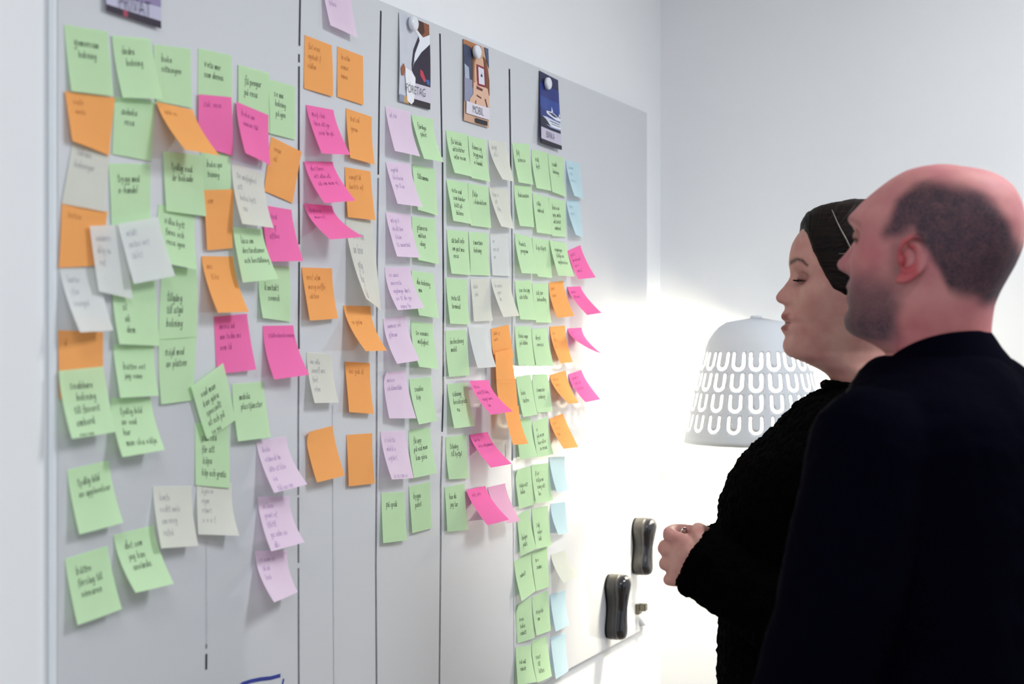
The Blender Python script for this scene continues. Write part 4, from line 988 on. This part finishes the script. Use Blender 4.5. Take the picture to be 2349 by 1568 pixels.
# ---- the woman: pure profile, facing -X
WH = Vector((0.5098, 2.15, 1.6115))
MW = Matrix.Translation(WH) @ Matrix.Rotation(math.radians(177), 4, 'Z')
W_FRONT = '4,110.5 14,109 22,106.5 38,104.5 50,101 60,95.5 67,88 72.6,77 84,61.6 90.2,49 94,32.6 94.8,22 93.6,9.8 93.8,2.6 97.7,-5 103.7,-13 112,-22.5 114.9,-28.7 113.2,-34.5 108,-38 101.2,-41 101.6,-47.6 105.6,-53.4 106.9,-57.9 103.9,-63 98,-66.3 98,-68.4 103.7,-71 107.2,-74.4 104.9,-80.7 100.6,-88 103.5,-96 104.3,-102 101.6,-110.5 95.4,-117 77,-124.5 57,-133.6 43.6,-140.7 34,-150 30,-162.7 30,-190'
W_BASE = '4,110.5 14,109 22,106.5 38,104.5 50,101 60,95.5 67,88 72.6,77 84,61.6 90,49 92,32.6 91.5,22 87,10 85,0 87,-15 89,-30 91,-41 93,-50 94,-60 93,-68 94,-75 95,-85 97,-96 97,-104 95,-110.5 90,-117 74,-124.5 57,-133.6 43.6,-140.7 34,-150 30,-162.7 30,-190'
WDEF = dict(front=W_FRONT, base=W_BASE,
    back='-12,110.5 -22,109 -32,106.5 -48,104 -62,98 -78,84 -90,62 -96,35 -95,8 -88,-20 -77,-42 -67,-62 -62,-85 -60,-115 -62,-145 -70,-170 -80,-190',
    width='9,110.5 20,109 30,106.5 42,103 52,97 62,84 69,66 72.5,45 73,20 71.5,0 70,-20 67,-40 63,-60 58,-80 52,-98 47.5,-112 47,-125 49,-140 51,-160 56,-190',
    centre='-5,110 -5,20 -2,-20 6,-60 12,-95 5,-125 -10,-145 -16,-190', square='2.2,110 2.4,50 2.5,20 2.35,-30 2.15,-70 2.0,-100 2.0,-190',
    sigma='20,110 16,20 10,8 8.5,-8 10,-22 12.5,-33 12,-40 10,-46 17,-53 21,-60 18,-67 20,-74 19,-85 20,-100 22,-118 30,-130 30,-190',
    bumps=face_bumps(27, 0, 1.5, 7.0, 4.5, 6, -35), side=lambda x, ay, z: 0 * x)
SKIN_W = skin_mat('skin_woman', lin('#CB9C90'), lin('#BC827C'), lin('#2E2420'), lin('#8E4A48'))
woman = tag(empty('person', (0.5, 2.15, 0)), 'woman in profile with dark pulled back hair and black sweater, hands clasped, behind the man', 'person', 'two people facing the whiteboard')
g = Geo()
add_rows(g, head_grid(WDEF, ZROWS), MW)
ear(g, MW, 1, -10, 70, -26, 56); ear(g, MW, -1, -10, 70, -26, 56)
WY = math.pi
def wrings(inset):
    out = []
    for z, fx, bx, w in ((.93, .318, .59, .175), (1.02, .310, .585, .168), (1.10, .313, .575, .155), (1.20, .311, .58, .155), (1.241, .309, .59, .165), (1.276, .314, .60, .175), (1.308, .326, .605, .182), (1.334, .343, .61, .187), (1.352, .358, .61, .188), (1.38, .392, .61, .184), (1.402, .412, .61, .172), (1.424, .432, .605, .145), (1.437, .450, .60, .105), (1.447, .468, .597, .078)):
        out.append(sect(((fx + bx) / 2, 2.15), z, (bx - fx) / 2 - inset, w - inset, WY, 2.25))
    return out
g.loft(wrings(.012))
L_ARM = [(.525, 2.000, 1.385), (.485, 1.985, 1.25), (.435, 1.975, 1.105), (.360, 2.015, 1.150), (.280, 2.062, 1.198)]
R_ARM = [(.525, 2.315, 1.385), (.500, 2.345, 1.25), (.460, 2.335, 1.10), (.38, 2.26, 1.150), (.310, 2.195, 1.192)]
for A in (L_ARM, R_ARM):
    P, Rr = smooth_path(A, [.050, .043, .040, .034, .026], 5); g.tube(P, Rr, 16)
hand(g, (.284, 2.062, 1.190), (-.62, .77, .10), (-.25, 0, 1), (-.75, -.62, .05), (58, 72, 40))
hand(g, (.310, 2.195, 1.195), (-.60, -.76, .18), (.2, .1, 1), (-.55, .62, .55), (45, 62, 40))
for sy in (-.085, .085):
    P, Rr = smooth_path([(.455, 2.15 + sy, .95), (.45, 2.15 + sy, .50), (.47, 2.15 + sy, .09)], [.075, .05, .038], 6); g.tube(P, Rr, 16)
    g.ellipsoid(Matrix.Translation((.43, 2.15 + sy, .045)), .085, .032, .03)
wb = g.obj('body', SKIN_W); remesh(wb, .0024, 1, .35)
def wz(x, y, z):
    ay = np.abs(y); head = (z > -140) & (z < 120)
    brow = np.exp(-(seg_dist(x, z, [(95.5, 21.5), (88, 26.5), (82, 24.5), (75, 16.5)]) / np.interp(x, [74, 95], [1.4, 3.4])) ** 2) * (ay > 7) * head
    lips = np.exp(-((z + 58.5) / 5.2) ** 4) * sm(89, 96, x) * sm(20, 13, ay) + np.exp(-((z + 74.5) / 4.8) ** 4) * sm(89, 96, x) * sm(19, 12, ay)
    sh = .95 * np.exp(-((x - 79) / 8) ** 2 - ((z + 0) / 6.5) ** 2) * (ay > 15)
    blush = .25 * np.exp(-((x - 60) / 26) ** 2 - ((z + 48) / 24) ** 2) * (ay > 15)
    mouth = .8 * np.exp(-((z + 67.3) / 1.6) ** 2) * sm(86, 90, x) * sm(18, 12, ay)
    return (np.clip(brow * .95 + sh * .5 + mouth, 0, 1) * head, np.clip(lips * .85 + blush + sh * .3, 0, 1) * head)
zones(wb, MW.inverted(), wz); wb.parent = woman; wb.matrix_parent_inverse = Matrix.Translation((-.5, -2.15, 0))
PINV_W = Matrix.Translation((-.5, -2.15, 0))
def adopt(o, root, inv): o.parent = root; o.matrix_parent_inverse = inv; return o
# eyes, lids, lashes
M_EYE = mat('eye_white', lin('#D8D2CE'), 0.2, 0.5, nscale=60, namp=0.03)
M_IRIS = mat('iris_brown', (0.05, 0.03, 0.02, 1), 0.15, 0.5, nscale=300, namp=0.3)
M_LASH = mat('dark_lash', (0.012, 0.008, 0.008, 1), 0.7, 0.2, nscale=200, namp=0.3)
M_LID = mat('eyelid_skin', lin('#9A6A62'), 0.55, 0.3, nscale=60, namp=0.06)
def eyes(M, root, inv, cx, cy, cz, r, look=-14):
    for sd in (1, -1):
        C = M @ Matrix.Translation((cx / 1e3, sd * cy / 1e3, cz / 1e3))
        g = Geo(); g.ellipsoid(C, r / 1e3, r / 1e3, r / 1e3, 24, 16); e = adopt(g.obj('eyeball', M_EYE), root, inv)
        D = C @ Matrix.Rotation(math.radians(-look), 4, 'Y')
        g = Geo(); rings = [[D @ Vector((math.cos(t) * (r + .25) / 1e3, math.sin(t) * math.cos(a) * (r + .25) / 1e3, math.sin(t) * math.sin(a) * (r + .25) / 1e3)) for a in [2*math.pi*k/20 for k in range(20)]] for t in (.48, .36, .22, .08)]
        g.loft(rings); adopt(g.obj('iris', M_IRIS), root, inv)
        def patch(e0f, e1, rr, name):
            V = []; Fc = []; na, nb = 18, 8
            for i in range(na + 1):
                az = math.radians(-108 + 216 * i / na)
                for j in range(nb + 1):
                    e0 = e0f(az); el = math.radians(e0 + (e1 - e0) * j / nb)
                    V.append(C @ Vector((rr * math.cos(el) * math.cos(az) / 1e3, rr * math.cos(el) * math.sin(az) / 1e3, rr * math.sin(el) / 1e3)))
            for i in range(na):
                for j in range(nb): Fc.append((i*(nb+1)+j, (i+1)*(nb+1)+j, (i+1)*(nb+1)+j+1, i*(nb+1)+j+1))
            o = mesh_obj(name, V, Fc, M_LID, None, True); md = o.modifiers.new('t', 'SOLIDIFY'); md.thickness = .0008; md.offset = 1
            return adopt(o, root, inv)
        patch(lambda a: -9 - 9 * (a / 1.36) ** 2, 86, r + .9, 'upper_eyelid'); patch(lambda a: -24 + 6 * (a / 1.36) ** 2, -84, r + .8, 'lower_eyelid')
        V = []; Fc = []
        for i in range(21):
            az = math.radians(-70 + 140 * i / 20); el = math.radians(-9 - 9 * (az / 1.36) ** 2); 
            d = Vector((math.cos(el) * math.cos(az), math.cos(el) * math.sin(az), math.sin(el)))
            p = d * (r + 1.0); q = p + Vector((math.cos(az) * 7.5, math.sin(az) * 7.5, -1.2 + 1.5 * (i % 2)))
            w = p + Vector((.4, 0, -2.0))
            V += [C @ (p / 1e3), C @ (q / 1e3), C @ (w / 1e3)]
        for i in range(20):
            Fc.append((3*i, 3*i+1, 3*i+4, 3*i+3)); Fc.append((3*i+2, 3*i+5, 3*i+4, 3*i+1))
        adopt(mesh_obj('eyelash', V, Fc, M_LASH), root, inv)
eyes(MW, woman, PINV_W, 73.5, 27, -2, 11.2)
# hair: shell over the skull, diving under the skin at the hairline
def hair_rows():
    zs = np.concatenate([np.linspace(-80, 96, 200), np.array([99, 102, 104.5, 107, 109, 110.5])])
    rows = head_grid(WDEF, zs, 340); out = []
    for r in rows:
        x, y, z = r[:, 0], r[:, 1], r[:, 2]
        xh = np.interp(z, [-80, -24, -18, -2, 16, 37, 60, 78, 88], [12, 27, 36, 46, 55, 64, 70, 73, 140])
        jag = np.array([1.3 * noise.noise((a * .06, b * .06, c * .07)) for a, b, c in r])
        m = sm(-9, 5, xh - x + jag)
        zb = np.interp(x, [-100, -70, 0, 20, 45], [-62, -58, -32, -27, -22])
        m = m * sm(-5, 5, z - zb + jag)
        cx = -5; d = np.stack([x - cx, y, np.maximum(z - 15, 0) * .9], 1); d /= np.linalg.norm(d, axis=1, keepdims=True) + 1e-9
        # combed strands run back from the hairline
        ang = np.arctan2(z - 20, -(x - 75)) 
        strand = np.array([noise.noise((t * 26, s * .012, 3.1)) + .6 * noise.noise((t * 70, s * .02, 7.7)) for t, s in zip(ang, np.hypot(z - 20, x - 75))])
        off = -3.5 + m * (10.0 + 1.1 * strand) + 2.5 * sm(60, 100, z) * m * 0
        out.append(np.stack([x + d[:, 0] * off, y + d[:, 1] * off, z + d[:, 2] * off], 1))
    return out
def hair_mat():
    m = mat('dark_brown_hair', lin('#1C1411'), 0.6, 0.12)
    nt = m.node_tree; b = nt.nodes['Principled BSDF']
    tc = nt.nodes.new('ShaderNodeTexCoord'); mp = nt.nodes.new('ShaderNodeMapping'); mp.inputs['Scale'].default_value = (30, 30, 260); mp.inputs['Rotation'].default_value = (0, math.radians(-25), 0)
    n = nt.nodes.new('ShaderNodeTexNoise'); n.inputs['Scale'].default_value = 1.0; n.inputs['Detail'].default_value = 4
    r = nt.nodes.new('ShaderNodeValToRGB'); r.color_ramp.elements[0].position = .35; r.color_ramp.elements[1].position = .72
    r.color_ramp.elements[0].color = lin('#0B0706'); r.color_ramp.elements[1].color = lin('#211714')
    nt.links.new(tc.outputs['Object'], mp.inputs['Vector']); nt.links.new(mp.outputs[0], n.inputs['Vector']); nt.links.new(n.outputs['Fac'], r.inputs['Fac']); nt.links.new(r.outputs[0], b.inputs['Base Color'])
    bp = nt.nodes.new('ShaderNodeBump'); bp.inputs['Strength'].default_value = .5; bp.inputs['Distance'].default_value = .0015; nt.links.new(n.outputs['Fac'], bp.inputs['Height']); nt.links.new(bp.outputs[0], b.inputs['Normal'])
    return m
M_HAIR = hair_mat()
g = Geo(); add_rows(g, hair_rows(), MW); hair = adopt(g.obj('hair', M_HAIR), woman, PINV_W)
# low knot at the back of the head, and two lighter loose strands
g = Geo(); g.ellipsoid(MW @ Matrix.Translation((-.112, 0, .005)), .034, .040, .036, 28, 18); kn = adopt(g.obj('hair_knot', M_HAIR), woman, PINV_W); noisy(kn, .004, 60)
M_STR = mat('loose_strand', lin('#5A514C'), 0.4, 0.5, nscale=80, namp=0.2)
for P_ in ([(42, 63, 96), (33, 70, 72), (24, 77.5, 52), (14, 81.5, 30), (4, 81, 14)], [(34, 76, 32), (22, 80, 31), (6, 82, 28)]):
    P, Rr = smooth_path([MW @ Vector((a / 1e3, b / 1e3, c / 1e3)) for a, b, c in P_], [.0006, .0011, .0014, .0011, .0006][:len(P_)], 6)
    g = Geo(); g.tube(P, Rr, 6); s_ = adopt(g.obj('loose_strand', M_STR), woman, PINV_W)
rnd = random.Random(5)
for k in range(9):
    a0 = rnd.uniform(0, 60); y_ = rnd.uniform(-20, 30)
    p = [(a0 + 8, y_, 103 - a0 * .25), (a0 + 2, y_ + rnd.uniform(-3, 3), 112 - a0 * .25 + rnd.uniform(0, 5)), (a0 - 12, y_, 113 - a0 * .2)]
    P, Rr = smooth_path([MW @ Vector((a / 1e3, b / 1e3, c / 1e3)) for a, b, c in p], [.00035, .0004, .0002], 5)
    g = Geo(); g.tube(P, Rr, 5); adopt(g.obj('flyaway_hair', M_HAIR), woman, PINV_W)
# sweater
g = Geo(); g.loft(wrings(0))
for A, r in ((L_ARM, (.062, .056, .060, .058, .052)), (R_ARM, (.064, .060, .060, .052, .043))):
    A = [Vector(a) for a in A]; A[-1] = A[-1] - (A[-1] - A[-2]).normalized() * -.034
    P, Rr = smooth_path(A, r, 6); g.tube(P[:-1], Rr[:-1], 22, end=.15)
    e = (A[-1] - A[-2]).normalized(); q = P[-2]
    g.tube([Vector(q) - e * .012, Vector(q) + e * .004], [r[-1] * 1.05, r[-1] * 1.08], 22, end=.12)
sw = g.obj('sweater', CLOTH_BLACK); remesh(sw, .0045, 3, .5); noisy(sw, .0035, 55, 2); noisy(sw, .0028, 190, 9)
adopt(sw, woman, PINV_W)
g = Geo(); P = [MW @ Vector((-16/1e3 + .056 * math.cos(a), .060 * math.sin(a), -.166 + .006 * math.cos(a))) for a in [2*math.pi*k/40 for k in range(41)]]
g.tube(P, [.0085] * 41, 10); nk = adopt(g.obj('neckline', CLOTH_BLACK), woman, PINV_W); noisy(nk, .003, 150, 4)
g = Geo(); b0 = Vector((.256, 2.142, 1.229))
M_SIL = mat('ring_silver', lin('#C9C9CC'), 0.2, 0.5, metal=1.0, nscale=80, namp=0.05)
g.tube([b0 + Vector((.0098 * math.cos(a) * .6, .0098 * math.cos(a) * .8, .0098 * math.sin(a))) for a in [2*math.pi*k/24 for k in range(25)]], [.0014] * 25, 8); adopt(g.obj('finger_ring', M_SIL), woman, PINV_W)
g = Geo()
g.loft([sect((.45, 2.15), z, d, w, WY) for z, d, w in ((.80, .128, .178), (.90, .128, .175), (.99, .118, .160))])
for sy in (-.088, .088):
    P, Rr = smooth_path([(.45, 2.15 + sy, .86), (.45, 2.15 + sy, .50), (.468, 2.15 + sy, .07)], [.088, .068, .054], 6); g.tube(P, Rr, 20)
tr = g.obj('trousers', CLOTH_GREY); remesh(tr, .010, 2); adopt(tr, woman, PINV_W)
for sy in (-.088, .088): adopt(shoe('shoe', None, (.475, 2.15 + sy), math.pi, LEATHER), woman, PINV_W)

# ---- the man: turned away to face the board, seen from behind his left shoulder
MH = Vector((0.5045, 1.72, 1.639))
MM = Matrix.Translation(MH) @ Matrix.Rotation(math.radians(147), 4, 'Z') @ Matrix.Rotation(math.radians(-4), 4, 'Y')
MDEF = dict(
    front='-6,89 0,88 8,86 18,84 33,80 46,73 61,62 76,49 91,34 101,22 100,12 96.5,4 98,-4 103,-13 112,-25 118,-33 117,-39 107,-45 99,-49 101,-56 103,-62 99.5,-67 99,-70 102,-74 101,-80 97.5,-87 101,-95 103.5,-103 101,-112 92,-120 74,-126 56,-133 44,-142 38,-154 37,-172 40,-200',
    base='-6,89 0,88 8,86 18,84 33,80 46,73 61,62 76,49 91,34 99,22 95,12 90,2 90,-10 92,-25 94,-40 95,-52 96,-62 95,-70 96,-80 96,-90 97,-100 96,-108 93,-114 86,-120 72,-126 56,-133 44,-142 38,-154 37,-172 40,-200',
    back='-18,89 -24,88 -36,86 -52,84 -72,77 -88,64 -98,45 -103,22 -102,0 -96,-22 -87,-42 -79,-60 -74,-78 -73,-100 -75,-130 -80,-160 -90,-200',
    width='10,89 22,88 34,86 45,83.5 56,77 67,64 75,46 79.5,22 79.5,0 78,-20 74,-42 70,-62 67,-82 63,-98 59,-112 58,-126 58,-145 60,-170 74,-200',
    centre='-8,90 -8,20 -5,-20 2,-60 6,-95 -2,-125 -16,-145 -22,-200', square='2.2,90 2.4,50 2.45,20 2.35,-30 2.2,-70 2.15,-100 2.0,-200',
    sigma='20,90 16,20 11,8 9.5,-8 11,-22 13.5,-33 13,-42 11,-50 18,-57 22,-64 25,-70 22,-77 20,-88 22,-103 24,-118 30,-130 30,-200',
    bumps=face_bumps(33, 0, 3.5, 9, 4, 6.5, -40, 14), side=lambda x, ay, z: 0 * x)
SKIN_M = skin_mat('skin_man', lin('#C08380'), lin('#B27075'), lin('#342B36'), lin('#A8454C'))
man = tag(empty('person', (0.527, 1.712, 0)), 'balding bearded man in a dark navy jacket, seen from behind at the right edge', 'person', 'two people facing the whiteboard')
PINV_M = Matrix.Translation((-.527, -1.712, 0))
ZM = np.concatenate([np.linspace(-200, -130, 16), np.linspace(-127, 20, 112), np.linspace(23, 74, 28), np.array([76, 78, 80, 82, 83.5, 85, 86, 87, 88, 89])])
g = Geo(); add_rows(g, head_grid(MDEF, ZM), MM)
ear(g, MM, 1, 3, 82, -28, 56, 36); ear(g, MM, -1, 3, 82, -28, 56, 36)
MY = math.radians(145); FB = Vector((math.cos(MY), math.sin(MY), 0)); LB = Vector((-math.sin(MY), math.cos(MY), 0)); MC = Vector((.513, 1.712, 0))
def at(fwd, left, z): p = MC + FB * fwd + LB * left; return (p.x, p.y, z)
def mrings(inset):
    out = []
    for z, off, d, w in ((.84, -.014, .126, .205), (1.0, -.014, .122, .198), (1.12, -.014, .119, .196), (1.25, -.014, .124, .202), (1.34, -.014, .126, .208), (1.40, -.012, .125, .212), (1.432, -.006, .120, .205), (1.455, -.006, .104, .178), (1.470, -.004, .097, .145), (1.485, .0, .086, .112), (1.499, .003, .072, .085)):
        p = MC + FB * off; out.append(sect((p.x, p.y), z, d - inset, w - inset, MY, 2.5))
    return out
g.loft(mrings(.012))
ML = [at(.015, .186, 1.398), at(.032, .220, 1.27), at(.066, .240, 1.12), at(.12, .228, .98), at(.16, .20, .86)]
MR = [at(-.015, -.180, 1.398), at(-.035, -.200, 1.27), at(-.045, -.212, 1.12), at(-.01, -.212, .98), at(.04, -.205, .86)]
for A in (ML, MR):
    P, Rr = smooth_path(A, [.052, .046, .042, .038, .029], 5); g.tube(P, Rr, 16)
for A, s_ in ((ML, 1), (MR, -1)):
    d = Vector(A[-1]) - Vector(A[-2]); hand(g, Vector(A[-1]) - d.normalized() * .02, d, FB, LB * s_, (22, 30, 22))
for sy in (-.095, .095):
    P, Rr = smooth_path([at(0, sy, .92), at(.01, sy, .50), at(-.02, sy, .09)], [.085, .056, .042], 6); g.tube(P, Rr, 16)
    g.ellipsoid(Matrix.Translation(at(.03, sy, .045)) @ Matrix.Rotation(MY, 4, 'Z'), .09, .034, .03)
mb = g.obj('body', SKIN_M); remesh(mb, .0024, 1, .35)
def mz(x, y, z):
    ay = np.abs(y); hd = (z > -150) & (z < 95)
    wob = np.array([noise.noise((a * .05, b * .05, c * .05)) for a, b, c in zip(x, y, z)]) * 6
    top = np.interp(ay, [0, 20, 45, 60, 72, 90], [2, 12, 40, 60, 64, 60]) + np.where(x > -20, 0, -(x + 20) * -.10)
    side = sm(16, -16, z - top + wob)
    front = sm(46, 24, x + wob - np.interp(z, [-40, 0, 20, 40, 60, 80], [-14, 2, -2, -12, -32, -55]))
    low = sm(-12, 12, z - np.interp(x, [-110, -75, -40, -22, 0, 40], [-78, -74, -60, -24, 4, -10]) + wob)
    hair = side * front * low * .97
    burn = .35 * np.exp(-((x - 20) / 9) ** 2) * sm(-62, -50, z) * sm(14, 0, z) * (ay > 40)
    beard = sm(-28, -74, z + wob - .10 * (x - 40)) * sm(2, 32, x + 1.5 * wob) * sm(-134, -118, z) * np.interp(z, [-110, -60], [.93, .74])
    brow = np.exp(-(seg_dist(x, z, [(100, 16), (93, 20), (84, 18), (72, 12)]) / 3.4) ** 2) * (ay > 9) * .3
    r = np.maximum.reduce([hair, burn, beard, brow])
    er = .95 * np.exp(-((x + 1) / 22) ** 4 - ((z + 28) / 34) ** 4) * sm(80, 85, ay)
    return r * hd, (er + .35 * sm(-60, -110, z) * (x < 20) + .25 * np.exp(-((x - 60) / 25) ** 2 - ((z + 20) / 25) ** 2)) * hd
zones(mb, MM.inverted(), mz); adopt(mb, man, PINV_M)
eyes(MM, man, PINV_M, 74, 33, -2, 12.3, 0)
# jacket
g = Geo(); g.loft(mrings(0))
for A, r in ((ML, (.072, .069, .066, .058, .049)), (MR, (.066, .060, .056, .052, .046))):
    P, Rr = smooth_path(A, r, 6); g.tube(P, Rr, 22)
jk = g.obj('jacket', CLOTH_NAVY); remesh(jk, .006, 6, .5); noisy(jk, .006, 9, 4); noisy(jk, .0012, 60, 8)
adopt(jk, man, PINV_M)
def collar(name, r0, r1, m):
    rings = []
    def loop(dz, rr, c):
        out = []
        for i in range(56):
            a = 2*math.pi*i/56; x = math.cos(a); y = math.sin(a)
            # higher at the nape (x = -1), lower at the throat
            out.append(Vector(at(c + x * rr, y * rr * 1.10, 1.508 - .0275 * x - .0135 * x * x + dz)))
        return out
    rings = [loop(-.046, .088, -.002), loop(-.028, .080, .001), loop(-.012, .072, .006), loop(.002, .067, .010), loop(.008, .0635, .011), loop(.004, .060, .011), loop(-.02, .058, .011)]
    gg = Geo(); gg.loft(rings, cap=False); o = gg.obj(name, m); return adopt(o, man, PINV_M)
collar('collar', .069, .08, CLOTH_NAVY)
g = Geo()
p = MC; g.loft([sect((p.x, p.y), z, d, w, MY) for z, d, w in ((.78, .128, .195), (.90, .128, .195), (1.02, .12, .185))])
for sy in (-.097, .097):
    P, Rr = smooth_path([at(0, sy, .86), at(.01, sy, .50), at(-.02, sy, .07)], [.098, .078, .064], 6); g.tube(P, Rr, 20)
tr = g.obj('trousers', CLOTH_GREY); remesh(tr, .010, 2); adopt(tr, man, PINV_M)
for sy in (-.097, .097): adopt(shoe('shoe', None, at(-.01, sy, 0), MY, LEATHER), man, PINV_M)
